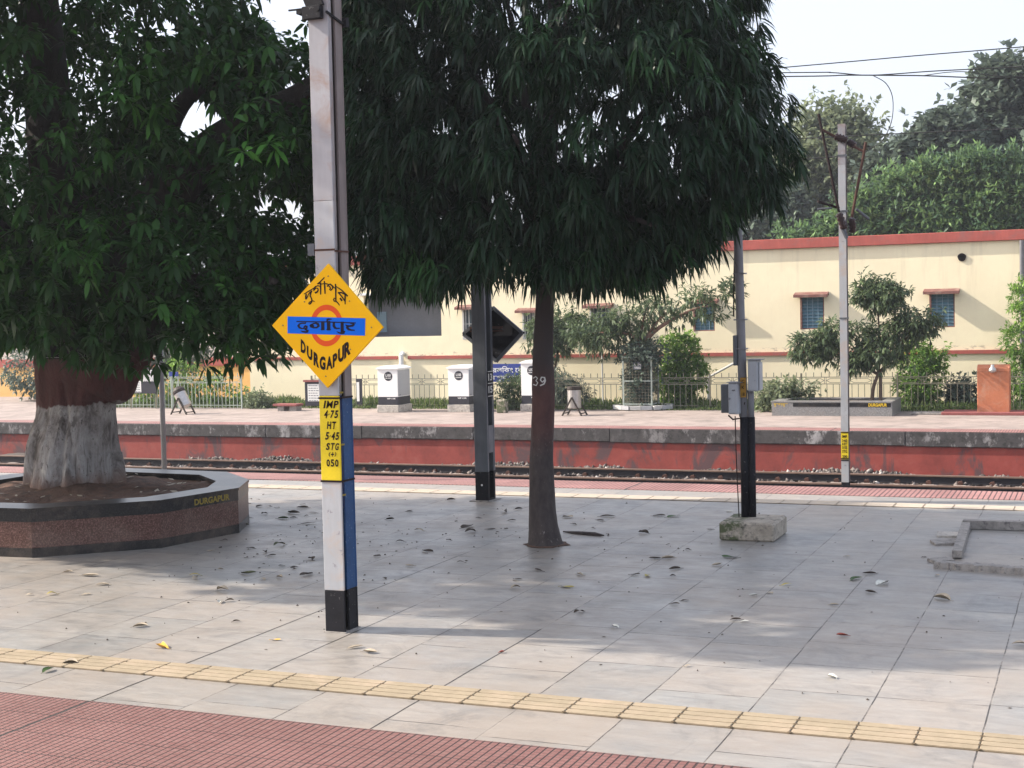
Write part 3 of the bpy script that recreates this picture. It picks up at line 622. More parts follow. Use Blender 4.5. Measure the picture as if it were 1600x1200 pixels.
ben = [([(242, 472), (360, 400), (484, 326)], [10, 18, 14]), ([(296, 470), (288, 540), (292, 590)], [20, 30, 34]), ([(300, 592), (330, 540), (352, 480), (400, 412)], [20, 16, 14, 12]),
 ([(432, 396), (404, 460), (398, 520), (430, 580), (440, 640), (420, 690), (384, 726), (358, 712), (376, 676), (430, 650), (470, 642), (508, 662)], [26, 28, 24, 20, 22, 26, 22, 18, 16, 16, 14, 8]),
 ([(488, 384), (490, 330), (530, 286), (590, 262), (648, 280)], [18, 22, 22, 18, 14]), ([(492, 372), (540, 322), (590, 330), (596, 380), (570, 420), (528, 438)], [20, 18, 20, 24, 30, 34]), ([(655, 192), (658, 330), (660, 476)], [22, 26, 18]),
 ([(586, 218), (640, 170), (700, 112), (748, 60)], [24, 20, 20, 16]), ([(606, 206), (680, 222), (760, 208), (824, 218)], [14, 16, 14, 20]), ([(752, 156), (762, 300), (768, 458)], [20, 28, 20]),
 ([(828, 280), (848, 236), (900, 226), (946, 262), (1000, 318), (1030, 322)], [20, 24, 26, 24, 18, 14]), ([(850, 262), (890, 292), (906, 330), (880, 356), (908, 380), (960, 332), (950, 290)], [18, 20, 22, 20, 22, 18, 14]),
 ([(1030, 224), (1038, 360), (1036, 500), (1040, 650)], [20, 28, 22, 20]), ([(1040, 648), (1000, 650), (980, 610), (996, 576), (1030, 588)], [20, 22, 20, 18, 12]), ([(1040, 650), (1086, 690), (1130, 750)], [22, 20, 12]),
 ([(1050, 284), (1180, 370), (1330, 518)], [12, 20, 24]), ([(1098, 438), (1180, 434), (1268, 482)], [24, 26, 18]), ([(1104, 440), (1180, 520), (1262, 640)], [20, 22, 18]), ([(1272, 484), (1270, 600), (1272, 720)], [24, 24, 14]), ([(1150, 580), (1188, 630)], [28, 32])]
for k, (p, w) in enumerate(ben): b.stroke(p, [q*1.25+6 for q in w], .00004*k, C)
b.build("bengali_lettering", MAT['letter'], sg)
b = MB(); ed = [(220, 60, 360), (330, 160, 425), (355, 205, 470), (480, 318, 590), (510, 350, 655), (640, 425, 735), (650, 450, 765), (780, 470, 775), (800, 470, 772), (940, 455, 740), (950, 415, 720), (1045, 365, 660), (1070, 305, 608), (1200, 190, 570), (1210, 165, 520), (1345, 90, 400)]
spans = [(220, 333), (357, 482), (510, 637), (648, 782), (800, 940), (945, 1048), (1066, 1202), (1207, 1352)]
def env(x, i):
    for (xa, ta, ba), (xb, tb, bb) in zip(ed, ed[1:]):
        if x <= xb or (xb, tb, bb) == ed[-1]:
            f = min(1, max(0, (x-xa)/(xb-xa or 1))); return (ta+(tb-ta)*f, ba+(bb-ba)*f)[i]
for ch, (xa, xb) in zip("DURGAPUR", spans):
    vs, fs = text_geo(ch, .055)
    b.add([PS(455+(xa+(xb-xa)*u)/14.545, 525+(env(xa+(xb-xa)*u, 1)*(1-v)+env(xa+(xb-xa)*u, 0)*v)/14.545, .0008) for u, v in vs], fs)
b.build("english_lettering", MAT['letter'], sg)
for x, y in ((512.8, 431.5), (475.8, 471.5), (546, 470.5), (442, 508.5), (580.5, 511.5), (547.5, 546), (509, 588)):
    c = at(x, y, YS); b = MB(); b.lathe((0, 0, 0), [(.0055, 0), (.005, .003), (.002, .005)], 8); b2 = MB(); b2.add([(c.x+v[0], YS-v[2], c.z+v[1]) for v in b.v], b.f); b2.build("rivet", MAT['rivet'], sg)
b = MB(); b.box(PX0+.01, PX1-.01, YS+.019, PY0-.0005, 2.30, 2.335); b.box(PX0+.01, PX1-.01, YS+.019, PY0-.0005, 1.78, 1.815); b.build("mounting_bar", MAT['steel_alu'], sg)

# ---------------------------------------------------------------- dark grey post with the second diamond sign seen from behind
pp = thing("steel_post", "dark grey latticed steel post standing between the big sign and the slim tree", "post", (-6.52, 14.98, 0))
qx0, qx1, qy0, qy1 = -6.615, -6.455, 14.88, 15.09
for a, b_, m in ((0, .335, MAT['black']), (.336, 4.6, MAT['dark_steel'])):
    MB().box(qx0, qx1, qy0, qy0+.045, a, b_, ch=.003).build("front_channel", m, pp)
    MB().box(qx0, qx1, qy1-.045, qy1, a, b_, ch=.003).build("rear_channel", m, pp)
    MB().box(qx0+.06, qx0+.075, qy0+.046, qy1-.046, a, b_).build("web", MAT['black'], pp)  # dark plate added to stand for the shade inside the post
for side in (qx1-.012,):
    MB().box(side+.001, side+.0135, qy0+.046, qy1-.046, .55, .86).build("batten_plate", MAT['dark_edge'], pp)
    MB().box(side+.001, side+.0135, qy0+.046, qy1-.046, 0, .03).build("batten_plate", MAT['black'], pp)
    MB().box(side+.001, side+.0135, qy0+.046, qy1-.046, 2.9, 3.3).build("batten_plate", MAT['dark_edge'], pp)
MB().box(qx1+.0002, qx1+.003, qy0+.002, qy0+.018, .34, 4.5).build("edge_strip", MAT['dark_edge'], pp); MB().box(qx1+.0002, qx1+.003, qy1-.018, qy1-.002, .34, 4.5).build("edge_strip", MAT['dark_edge'], pp)
pl = MB(); pl.box(qx1+.0035, qx1+.008, qy0+.03, qy1-.02, 1.19, 1.48); plo = pl.build("number_plate", MAT['black'], pp)
b = MB()
for txt, za, zb_ in (("13", 1.37, 1.45), ("15", 1.23, 1.31)):
    add_text(b, txt, lambda u, v, za=za, zb_=zb_: (qx1+.0095, qy0+.05+(qy1-qy0-.095)*u, za+(zb_-za)*v), .03)
for z in (1.475, 1.34, 1.195): b.box(qx1+.0085, qx1+.0095, qy0+.035, qy1-.025, z-.004, z+.004)
b.build("lettering", MAT['lgrey'], plo)
b = MB(); c = at(753, 758, qy0); b.lathe((0, 0, 0), [(.012, 0), (.012, .002)], 10); b2 = MB(); b2.add([(c.x+v[0], qy0-.0005-v[2], c.z+v[1]) for v in b.v], b.f); b2.build("bolt_hole", MAT['white'], pp)
b = MB(); b.box(qx0-.06, qx1+.05, qy0-.05, qy1+.05, -.003, .01, ch=.004); b.build("base_grout", MAT['mortar'], pp)
Y2 = 15.14
s2 = thing("diamond_sign", "back of a dark diamond sign mounted behind the dark grey post", "sign", (-6.45, Y2, 1.9))
cc = [at(770.5, 478, Y2), at(819, 520, Y2), at(776, 567, Y2), at(721, 522, Y2)]; ce = sum(cc, Vector())/4
b = MB(); b.add([(p.x, Y2+.02, p.z) for p in cc]+[(p.x, Y2+.026, p.z) for p in cc], [(3, 2, 1, 0), (4, 5, 6, 7)]+[(i, (i+1) % 4, 4+(i+1) % 4, 4+i) for i in range(4)]); b.build("sheet", MAT['black'], s2)
b = MB()
for i in range(4): b.bar(cc[i]*.94+ce*.06, cc[(i+1) % 4]*.94+ce*.06, .035, .03)
b.build("angle_frame", MAT['dark_steel'], s2)
b = MB(); b.box(qx0-.12, qx1+.12, qy1+.002, qy1+.04, 1.955, 1.985); b.box(qx0-.12, qx1+.12, qy1+.002, qy1+.03, 1.925, 1.94); b.build("cross_bar", MAT['rust'], s2)

# ---------------------------------------------------------------- junction box pole on the plinth
plc = thing("plinth", "flaking mossy concrete plinth block under the junction box pole", "plinth", (-3.0, 13.15, 0))
rr = random.Random(9)
b = MB(); b.box(-3.27, -2.76, 12.84, 13.42, -.002, .172, ch=.018); o = b.build("block", MAT['plinth'], plc)
jp = thing("utility_pole", "slim grey pole with junction boxes standing on the mossy plinth", "pole", (-3.08, 13.2, .17))
jx, jy = -3.085, 13.22
MB().tube([(jx-.025, jy, .165), (jx-.025, jy, 1.11)], .040, 14).build("lower_pipe", MAT['black'], jp, smooth=True)
MB().tube([(jx+.042, jy+.01, .165), (jx+.042, jy+.01, 1.11)], .034, 14).build("lower_pipe", MAT['black'], jp, smooth=True)
MB().tube([(jx+.04, jy+.01, 1.111), (jx+.04, jy+.01, 1.33), (jx+.03, jy+.02, 1.36)], .030, 12).build("cable_sleeve", MAT['grey_pipe'], jp, smooth=True)
MB().tube([(jx-.03, jy, 1.111), (jx-.045, jy, 2.0), (jx-.07, jy, 3.6), (jx-.08, jy, 5.2)], [.042, .042, .042, .038], 14).build("shaft", MAT['grey_pipe'], jp, smooth=True)
def jb(x0, x1, y0, y1, xa, xb, lab):
    """junction box: front face px x0..x1, y0..y1"""
    a = at(x0, y0, jy-.13); c = at(x1, y1, jy-.13); b = MB(); b.box(a.x, c.x, jy-.13, jy+xa, c.z, a.z, ch=.006); bo = b.build("junction_box", MAT['grey_box'], jp)
    MB().box(a.x-.012, c.x+.03, jy-.145, jy+xa+.02, a.z+.001, a.z+.008).build("lid", MAT['grey_pipe'], bo)
    MB().box(a.x+.008, c.x-.008, jy-.137, jy-.1305, c.z+.012, a.z-.012, ch=.002).build("door", MAT['grey_box'], bo)
    return bo, a, c
bo, a, c = jb(1168, 1184, 563, 611.5, .03, 0, ""); MB().box(c.x+.004, c.x+.0145, jy-.10, jy+.02, c.z+.01, a.z-.02).build("side_panel", MAT['grey_box'], bo)
bo, a, c = jb(1137.5, 1154, 598.5, 647.5, .0, 0, ""); bo["label"] = "junction box with small lettering and a lock"
b = MB(); add_text(b, "AIR", lambda u, v: (a.x+.035+.035*u, jy-.139, a.z-.075+.014*v), .02); MB().tube([(a.x+.012, jy-.138, (a.z+c.z)/2), (a.x+.012, jy-.150, (a.z+c.z)/2)], .012, 10).build("lock", MAT['grey_pipe'], bo)
b.build("lettering", MAT['letter'], bo)
a = at(1127, 601, jy+.03); c = at(1138, 645, jy+.03); MB().box(a.x, c.x+.02, jy+.005, jy+.12, c.z, a.z, ch=.004).build("junction_box", MAT['dark_steel'], jp)
a = at(1146, 524, jy-.02); c = at(1152.5, 571, jy-.02); MB().box(a.x, c.x, jy-.05, jy+.04, c.z, a.z, ch=.004).build("slim_box", MAT['dark_steel'], jp)
a = at(1156.5, 590, jy-.06); c = at(1166, 621, jy-.06); q = MB(); q.box(a.x, c.x, jy-.062, jy-.058, c.z, a.z); q.box(a.x+.02, c.x-.02, jy-.0579, jy-.03, c.z+.05, a.z-.05); qo = q.build("ochre_plate", MAT['ochre'], jp)
b = MB()
for txt, za in (("C", .72), ("K", .42), ("18", .08)): add_text(b, txt, lambda u, v, za=za: (a.x+.014+(c.x-a.x-.028)*u, jy-.0635, c.z+(a.z-c.z)*(za+.17*v)), .02)
b.build("lettering", MAT['letter'], qo)
MB().tube([(jx-.10, jy-.04, 1.12), (jx-.09, jy-.06, .7), (jx-.075, jy-.05, .175)], .005, 6).build("cable", MAT['letter'], jp)
MB().tube([(jx-.16, jy-.06, 1.13), (jx-.12, jy-.05, 1.09), (jx-.05, jy-.03, 1.10), (jx-.01, jy-.03, 1.25)], .008, 6).build("cable", MAT['letter'], jp)
MB().tube([(jx+.07, jy-.04, 1.45), (jx+.065, jy-.02, 1.36), (jx+.045, jy+.0, 1.32)], .012, 6).build("cable", MAT['grey_pipe'], jp)
b = MB(); b.tube([(jx-.11, jy, 2.05), (jx-.105, jy, 2.3), (jx-.09, jy, 2.7)], .007, 6); b.build("cable", MAT['letter'], jp)
for z in (2.02, 1.75, 2.45): MB().box(jx-.1, jx+.01, jy-.048, jy+.048, z-.006, z+.006).build("clamp", MAT['grey_pipe'], jp)

# ---------------------------------------------------------------- thin pole behind the planter
tp = thing("thin_pole", "thin grey pole rising behind the granite planter into the leaves", "pole", (at(257, 738, 16).x, 16.0, 0))
MB().tube([(at(257, 738, 16).x, 16, 0), (at(257, 738, 16).x, 16, 3.2)], .034, 12).build("shaft", MAT['grey_pipe'], tp, smooth=True)
MB().box(at(257, 738, 16).x-.09, at(257, 738, 16).x+.09, 15.91, 16.09, -.002, .012, ch=.003).build("base_plate", MAT['dark_steel'], tp)

# ---------------------------------------------------------------- right mast beyond the platform
MYR = 22.3; mx = at(1320, 600, MYR).x
rm = thing("overhead_line_mast", "distant whitish mast with insulators and slanting rods standing between the tracks", "mast", (mx, MYR, RZ-.3))
wx = .055
zt_ = at(1320, 194, MYR).z; zr = at(1320, 258, MYR).z
for a, b_, m in ((RZ-.4, at(0, 0, 1).z*0+at(1327, 753, MYR).z, MAT['black']), (at(1327, 753, MYR).z+.001, at(1327, 717.5, MYR).z, MAT['steel_white']), (at(1327, 717.5, MYR).z+.001, at(1325, 674, MYR).z, MAT['yellow']), (at(1325, 674, MYR).z+.001, zr, MAT['steel_white']), (zr+.001, zt_, MAT['steel_alu'])):
    MB().box(mx-wx, mx+wx, MYR-.07, MYR-.055, a, b_).build("front_flange", m, rm); MB().box(mx-wx, mx+wx, MYR+.055, MYR+.07, a, b_).build("rear_flange", MAT['steel_brown'] if m is not MAT['black'] else m, rm)
    MB().box(mx-.006, mx+.006, MYR-.054, MYR+.054, a, b_).build("web", MAT['steel_brown'] if m is not MAT['black'] else m, rm)
b = MB()
for txt, yc, h in (("IMP", 682, 4), ("3·60", 688.5, 4.6), ("HT", 694, 4), ("5·55", 699.5, 4.6), ("STG", 705.5, 4), ("200", 713.5, 4)):
    c = at(1326.5, yc, MYR-.075); add_text(b, txt, lambda u, v, c=c, h=h: (mx-.037+.074*u, MYR-.0735, c.z+(v-.5)*h*.0104), .03)
for y_ in (675, 716, 718.5): z_ = at(1326, y_, MYR).z; b.box(mx-wx-.002, mx+wx+.002, MYR-.0745, MYR-.0705, z_-.008, z_+.008)
b.build("lettering", MAT['letter'], rm)
AT = lambda x, y, d=0: at(x, y, MYR+d)
def insul(a, c, nm="insulator"):
    a, c = Vector(a), Vector(c); n = 9; pts = [a.lerp(c, i/(n-1)) for i in range(n)]; b = MB(); b.tube(pts, [.035, .06, .042, .065, .042, .065, .042, .06, .035], 12); return b.build(nm, MAT['brown_glaze'], rm, smooth=True)
def rod(a, c, r=.018, m='rust', nm="rod"): return MB().tube([a, c], r, 8).build(nm, MAT[m], rm)
rod(AT(1279, 178, -.2), AT(1311, 332, -.15), .020, 'letter'); rod(AT(1353, 222, -.1), AT(1331, 340, -.05), .022, 'rust')
rod(AT(1285, 203, -.2), AT(1306, 214, -.12), .02); rod(AT(1332, 228, .05), AT(1350, 237, -.1), .02); insul(AT(1304, 213, -.12), AT(1324, 219, -.09)); insul(AT(1325, 221, .09), AT(1336, 228, .07))
insul(AT(1311, 333, -.15), AT(1319, 358, -.11)); insul(AT(1331, 341, -.0), AT(1332, 363, .09))
rod(AT(1278, 315, -.3), AT(1311, 325, -.1), .02, 'letter'); rod(AT(1277, 327, -.25), AT(1300, 325, -.2), .015, 'dark_steel'); rod(AT(1338, 327, .1), AT(1357, 342, .3), .022, 'dark_steel')
rod(AT(1316, 357, -.11), AT(1323, 372, -.08), .03, 'dark_steel')
for y_ in (330, 243, 497): z_ = AT(1320, y_).z; MB().box(mx-wx-.006, mx+wx+.006, MYR-.078, MYR+.078, z_-.01, z_+.01).build("strap", MAT['dark_steel'], rm)

# ---------------------------------------------------------------- overhead wires
def wire(pts, label, r=.007):
    P = [at(x, y, Y) for x, y, Y in pts]; P2 = []
    for i in range(len(P)-1):
        p0, p1, p2, p3 = P[max(i-1, 0)], P[i], P[i+1], P[min(i+2, len(P)-1)]
        for k in range(6):
            t_ = k/6; P2.append(.5*((2*p1)+(p2-p0)*t_+(2*p0-5*p1+4*p2-p3)*t_**2+(3*p1-p0-3*p2+p3)*t_**3))
    P2.append(P[-1]); c = P2[0]; o = MB().tube(P2, r, 6).build("overhead_wire", MAT['wire'], origin=c); tag(o, label, "wire", "overhead line wires")
wire([(700, 150, 18.7), (1240, 104, 18.7), (1420, 88, 18.7), (1600, 73, 18.7), (1900, 46, 18.7)], "topmost of the overhead wires crossing the sky at right")
wire([(700, 119, 18.75), (1230, 113.5, 18.75), (1300, 113.5, 18.75), (1360, 117.5, 18.75), (1460, 111, 18.75), (1570, 105.5, 18.75), (1900, 88, 18.75)], "second overhead wire from the top, just above the kinked one", .007)
wire([(700, 124, 18.8), (1228, 119.5, 18.8), (1320, 117.5, 18.8), (1400, 117.8, 18.8), (1450, 118.5, 18.8), (1550, 122, 18.8), (1640, 120, 18.8), (1900, 112, 18.8)], "kinked overhead wire with a jumper loop hanging from it", .008)
wire([(1440, 118.5, 18.8), (1480, 113, 18.8), (1515, 112.5, 18.8), (1560, 119, 18.8), (1700, 121, 18.8)], "short slack wire arching between the two lower overhead wires", .005)
wire([(1365, 118.5, 18.8), (1385, 131, 19.4), (1395, 155, 20.4), (1393, 190, 21.4), (1380, 218, 22.0), (1369, 227, 22.25), (1352, 238, 22.2)], "curved jumper wire looping down towards the white mast", .006)
wire([(1100, 219, 28.5), (1240, 216.5, 28.5), (1320, 213, 28.5), (1440, 207, 28.5), (1700, 196, 28.5)], "thin wire passing behind the top of the white mast", .009)
wire([(1100, 253, 28.5), (1240, 249, 28.5), (1320, 243.5, 28.5)], "low thin wire running left from the white mast", .009)

# ---------------------------------------------------------------- granite planter with soil
pln = thing("granite_planter", "octagonal red and black granite planter around the big tree", "planter", (-9.6, 11.8, 0))
OUT = [(-10.35, 10.24), (-9.02, 10.33), (-8.18, 11.12), (-7.98, 12.13), (-8.28, 12.78), (-8.95, 13.38), (-10.4, 13.5), (-11.35, 12.7), (-11.4, 11.2)]
cxp, cyp = -9.7, 11.95
def inset(P, d):
    R_ = []
    for i in range(len(P)):
        a, b_, c = Vector((*P[i-1], 0)), Vector((*P[i], 0)), Vector((*P[(i+1) % len(P)], 0)); u = (b_-a).normalized(); v = (c-b_).normalized()
        n1, n2 = Vector((-u.y, u.x, 0)), Vector((-v.y, v.x, 0)); m = (n1+n2).normalized(); R_.append(((b_+m*(d/max(.3, m.dot(n1)))).x, (b_+m*(d/max(.3, m.dot(n1)))).y))
    return R_
def ringband(P, d, z0, z1, mb=None):
    I = inset(P, d); n = len(P); b = mb or MB(); vs = [(x, y, z0) for x, y in P]+[(x, y, z1) for x, y in P]+[(x, y, z0) for x, y in I]+[(x, y, z1) for x, y in I]; fs = []
    for i in range(n):
        j = (i+1) % n; fs += [(i, j, n+j, n+i), (n+i, n+j, 3*n+j, 3*n+i), (3*n+i, 3*n+j, 2*n+j, 2*n+i), (2*n+i, 2*n+j, j, i)]
    return b.add(vs, fs)
ringband(OUT, .30, 0.0, .085).build("base_band", MAT['granite_black'], pln)
ringband(inset(OUT, .004), .29, .086, .325).build("side_panel", MAT['granite_red'], pln)
ringband(OUT, .30, .326, .425).build("upper_band", MAT['granite_black'], pln)
ringband(inset(OUT, -.008), .33, .4255, .452).build("coping", MAT['granite_top'], pln)
a, b_ = Vector((*OUT[2], 0)), Vector((*OUT[3], 0)); u_ = (b_-a); nrm = Vector((u_.y, -u_.x, 0)).normalized()
b = MB(); add_text(b, "DURGAPUR", lambda u, v: tuple(a+u_*(.42+.46*u)+nrm*.003+Vector((0, 0, .345+.062*v))), .035); b.build("lettering", MAT['dull_gold'], pln)
def soilz(x, y): return .385+.03*math.sin(x*7)*math.sin(y*6)+.10*math.exp(-((x+9.9)**2+(y-12.25)**2)/.45)
nn = 60; xs_ = [min(p[0] for p in OUT), max(p[0] for p in OUT)]; ys_ = [min(p[1] for p in OUT), max(p[1] for p in OUT)]
IN = inset(OUT, .30); b = MB(); rings = 14; vs = []
for r_ in range(rings+1):
    for i in range(len(IN)*6):
        k, f = divmod(i, 6); pa, pb = IN[k], IN[(k+1) % len(IN)]; ex, ey = pa[0]+(pb[0]-pa[0])*f/6, pa[1]+(pb[1]-pa[1])*f/6
        x_, y_ = cxp+(ex-cxp)*r_/rings, cyp+(ey-cyp)*r_/rings; vs.append((x_, y_, soilz(x_, y_)+rr.uniform(-.012, .012)))
m_ = len(IN)*6; b.add(vs, [(r_*m_+i, r_*m_+(i+1) % m_, (r_+1)*m_+(i+1) % m_, (r_+1)*m_+i) for r_ in range(rings) for i in range(m_)]); b.build("soil", MAT['soil'], pln, smooth=True)

# ---------------------------------------------------------------- broken kerb of a removed planter at right
bk = thing("broken_kerb", "broken cement kerb left from a removed planter at the right edge", "kerb", (-.9, 12.9, 0))
def rough_bar(p0, p1, w, h, seed, n=24):
    r = random.Random(seed); p0, p1 = Vector(p0), Vector(p1); d = (p1-p0).normalized(); s_ = Vector((-d.y, d.x, 0)); b = MB(); vs = []
    for i in range(n+1):
        c = p0.lerp(p1, i/n); hh = h*(.9+.05*math.sin(i*.7+seed)+r.uniform(-.12, .06)); ww = w*r.uniform(.92, 1.08)
        vs += [c-s_*ww/2, c-s_*ww*.45+Vector((0, 0, hh)), c+s_*ww*.4+Vector((0, 0, hh*r.uniform(.8, 1))), c+s_*ww/2]
    fs = [(i*4+k, (i+1)*4+k, (i+1)*4+k+1, i*4+k+1) for i in range(n) for k in range(3)]+[(0, 1, 2, 3), (n*4+3, n*4+2, n*4+1, n*4)]
    b.add(vs, fs); return b
q = [gz(1463, 886), gz(1600, 896), gz(1510, 826), gz(1600, 829), gz(1482, 876)]
e1 = q[0].lerp(q[1], 2.2); rough_bar(q[0], e1, .16, .06, 1, 60).build("front_run", MAT['mortar'], bk)
MB().bar(q[4]+Vector((.06, .1, .04)), q[2]+Vector((0, 0, .04)), .06, .08).build("side_run", MAT['mortar'], bk)
MB().bar(q[2]+Vector((-.03, 0, .045)), q[2].lerp(q[3], 2.5)+Vector((0, 0, .045)), .08, .09).build("rear_run", MAT['mortar'], bk)
for k, (x, y, s_) in enumerate(((1487, 838, .13), (1478, 850, .12), (1470, 878, .09))):
    c = gz(x, y); b = MB(); mt = Matrix.Translation(c+Vector((0, 0, .012))) @ Matrix.Rotation(.3*k+.1, 4, 'Z') @ Matrix.Rotation(.05, 4, 'X'); b.box(-s_, s_, -s_*.7, s_*.7, -.012, .014, ch=.003, mat=mt)
    o = b.build("loose_tile", MAT['concrete'] if k == 0 else MAT['mortar'], origin=c); tag(o, ["pale loose paving tile beside the upper corner of the broken kerb", "grey loose tile lying between the pale tile and the rubble", "small mortar lump at the front corner of the broken kerb"][k], "paving tile", "loose pieces by the broken kerb")
# dark strip of bark lying beside the slim tree
c = gz(920, 836); b = MB(); p = [gz(880, 832.5), gz(905, 835), gz(930, 837), gz(944, 838.5)]; b.tube([v+Vector((0, 0, .012)) for v in p], [.006, .018, .022, .005], 6)
tag(b.build("bark_strip", MAT['bark_slim'], origin=c), "dark strip of bark lying on the paving right of the slim tree", "bark strip")

# ---------------------------------------------------------------- fallen leaves
LV = """-9.41,14.86,.06,d;-9.33,14.45,.05,d;-9.22,14.42,.05,d;-9.09,14.04,.07,d;-8.85,13.88,.13,d;-8.74,13.90,.07,d;-8.59,13.83,.08,d;-8.30,13.89,.16,d;-8.44,14.14,.08,d;-8.17,13.50,.2,d;-7.97,13.55,.12,d;-8.45,13.34,.1,d;-8.44,13.04,.06,d;-8.45,12.94,.13,d;-8.05,13.08,.16,g;-7.98,13.15,.09,d;-7.91,13.32,.05,d;-7.59,12.82,.2,d;-8.19,12.53,.14,o;-7.81,11.61,.08,d;-7.61,11.24,.05,d;-7.60,11.09,.09,p;-7.31,11.28,.1,d;-7.14,11.51,.16,o;-7.04,11.13,.12,d;-6.90,10.99,.1,d;-6.45,10.90,.13,d;-6.53,10.55,.06,d;-6.38,10.50,.1,d;-6.62,10.18,.15,o;-6.96,10.27,.06,p;-7.00,9.95,.11,y;-6.92,9.83,.13,p;-6.25,10.07,.09,p;-6.10,10.23,.17,d;-6.35,9.96,.08,p;-6.40,9.47,.13,p;-6.14,9.05,.1,w;-6.10,9.11,.08,d;-7.09,12.24,.07,d;-7.62,8.93,.1,y;-7.35,9.01,.09,p;-7.49,9.38,.13,p;-7.87,9.71,.18,p;-8.17,9.79,.09,p;-7.79,8.88,.06,p;-6.20,8.16,.12,p;-5.64,8.50,.06,d;-5.06,8.08,.08,n;-5.67,7.70,.16,n;-4.44,8.04,.13,p;-4.29,7.96,.12,p;-5.97,6.94,.12,g;-5.96,7.13,.12,p;-3.49,8.20,.05,r;-4.31,10.94,.13,d;-3.91,10.84,.08,p;-3.83,10.33,.14,y;-4.20,10.17,.1,p;-4.32,10.52,.1,d;-3.38,10.93,.12,y;-3.49,10.98,.1,d;-3.43,9.46,.11,d;-3.04,9.10,.08,w;-3.25,11.29,.14,d;-2.40,10.40,.08,w;-2.86,9.93,.08,d;-2.82,10.06,.07,d;-2.32,9.53,.1,d;-2.25,9.50,.07,w;-1.77,11.23,.17,g;-1.56,11.10,.16,w;-1.72,11.50,.13,d;-1.77,10.22,.08,p;-1.56,9.27,.09,r;-1.08,10.63,.17,p;-1.60,10.75,.1,d;-2.24,10.86,.11,y;-2.30,10.53,.07,p;-1.20,11.56,.07,p;-0.48,9.32,.12,p;-1.44,8.20,.08,w;-5.13,13.88,.16,p;-4.91,13.43,.09,d;-4.64,13.24,.05,d;-4.37,12.89,.06,d;-4.74,14.02,.19,d;-4.73,13.75,.12,d;-4.50,14.27,.05,w;-4.24,14.19,.16,d;-4.08,14.18,.18,g;-3.51,13.43,.08,d;-4.06,13.05,.13,d;-3.65,12.49,.05,d;-3.40,12.23,.06,d;-2.96,11.97,.17,g;-3.91,10.87,.09,w;-3.18,10.98,.06,d;-2.97,11.58,.12,p;-3.45,11.77,.15,p;-3.56,11.75,.12,d;-3.62,14.68,.1,w;-5.87,14.35,.1,d;-5.91,14.09,.18,d;-6.03,13.62,.07,d;-5.61,13.53,.1,d;-5.89,13.01,.22,d;-5.61,12.95,.12,d;-5.45,12.99,.05,d;-5.46,12.78,.05,d;-5.72,12.71,.16,d;-6.92,14.88,.12,d;-2.29,8.20,.05,p;-1.39,12.36,.05,d;-2.01,12.26,.06,p;-6.96,13.89,.09,d;-6.90,13.31,.1,d;-6.25,12.66,.12,p;-6.11,11.97,.1,d;-5.63,11.57,.14,d;-5.95,11.21,.09,d;-5.71,12.19,.07,d;-5.45,10.85,.1,p;-5.09,11.10,.08,d;-5.39,10.26,.07,d"""
LK = {'d': ("dark dry fallen leaf curled on the shaded paving", (.05, .036, .026)), 'g': ("fresh dark green fallen leaf lying on the paving", (.05, .09, .03)), 'o': ("dull olive fallen leaf lying near the granite planter", (.09, .10, .05)),
      'p': ("pale buff dried leaf curled on the paving", (.40, .34, .26)), 'y': ("yellowish brown fallen leaf on the paving", (.36, .30, .08)), 'w': ("whitish dried leaf scrap on the paving", (.6, .6, .54)),
      'n': ("orange yellow fallen leaf on the sunlit paving left of the near mast", (.62, .36, .07)), 'r': ("reddish brown fallen leaf scrap on the paving", (.30, .08, .06))}
LM = {k: paint("fallen_leaf_"+{'d': 'dark', 'g': 'green', 'o': 'olive', 'p': 'buff', 'y': 'yellow', 'w': 'white', 'n': 'orange', 'r': 'red'}[k], v[1], .6, .35, 40) for k, v in LK.items()}
rr = random.Random(11)
for s_ in LV.split(';'):
    x, y, l, c = s_.split(','); x, y, l = float(x), float(y), float(l); w = l*rr.uniform(.28, .45); l *= .85; b = MB(); n = 7
    ang = rr.gauss(.15, .7) + (math.pi if rr.random() < .5 else 0); arch = rr.uniform(.0, .04)*l if rr.random() < .88 else rr.uniform(.08, .16)*l; fold = rr.uniform(.1, .9); tw = rr.uniform(-.8, .8); bend = rr.uniform(-.25, .25)*l; vs = []
    for i in range(n+1):
        t_ = i/n; hw = w/2*math.sin(math.pi*min(1, .08+t_*.92))**.8+.001; z = .006+arch*math.sin(math.pi*t_)+(.05*l*t_**3)
        cx_ = (t_-.5)*l; cy_ = bend*math.sin(math.pi*t_); e = fold*hw; tz = tw*hw*(t_-.5)
        vs += [(cx_, cy_-hw, z+e+tz), (cx_, cy_, z), (cx_, cy_+hw, z+e-tz)]
    R_ = Matrix.Rotation(ang, 3, 'Z'); b.add([R_ @ Vector((v[0], v[1], max(.003, v[2]))) for v in vs], [(i*3+k, (i+1)*3+k, (i+1)*3+k+1, i*3+k+1) for i in range(n) for k in range(2)])
    b.tube([R_ @ Vector((-l/2, 0, .006)), R_ @ Vector((-l/2-l*.2, rr.uniform(-.02, .02), .005))], .0015, 4)
    o = b.build("fallen_leaf", LM[c], smooth=True); o.location = (x, y, .0 if y < 15.4 else .01); tag(o, LK[c][0], "leaf", {'d': "dark dry fallen leaves", 'p': "pale dried fallen leaves"}.get(c, "fallen leaves, "+{'g': 'green', 'o': 'olive', 'y': 'yellowish', 'w': 'whitish', 'n': 'orange', 'r': 'reddish', 'd': '', 'p': ''}[c]))

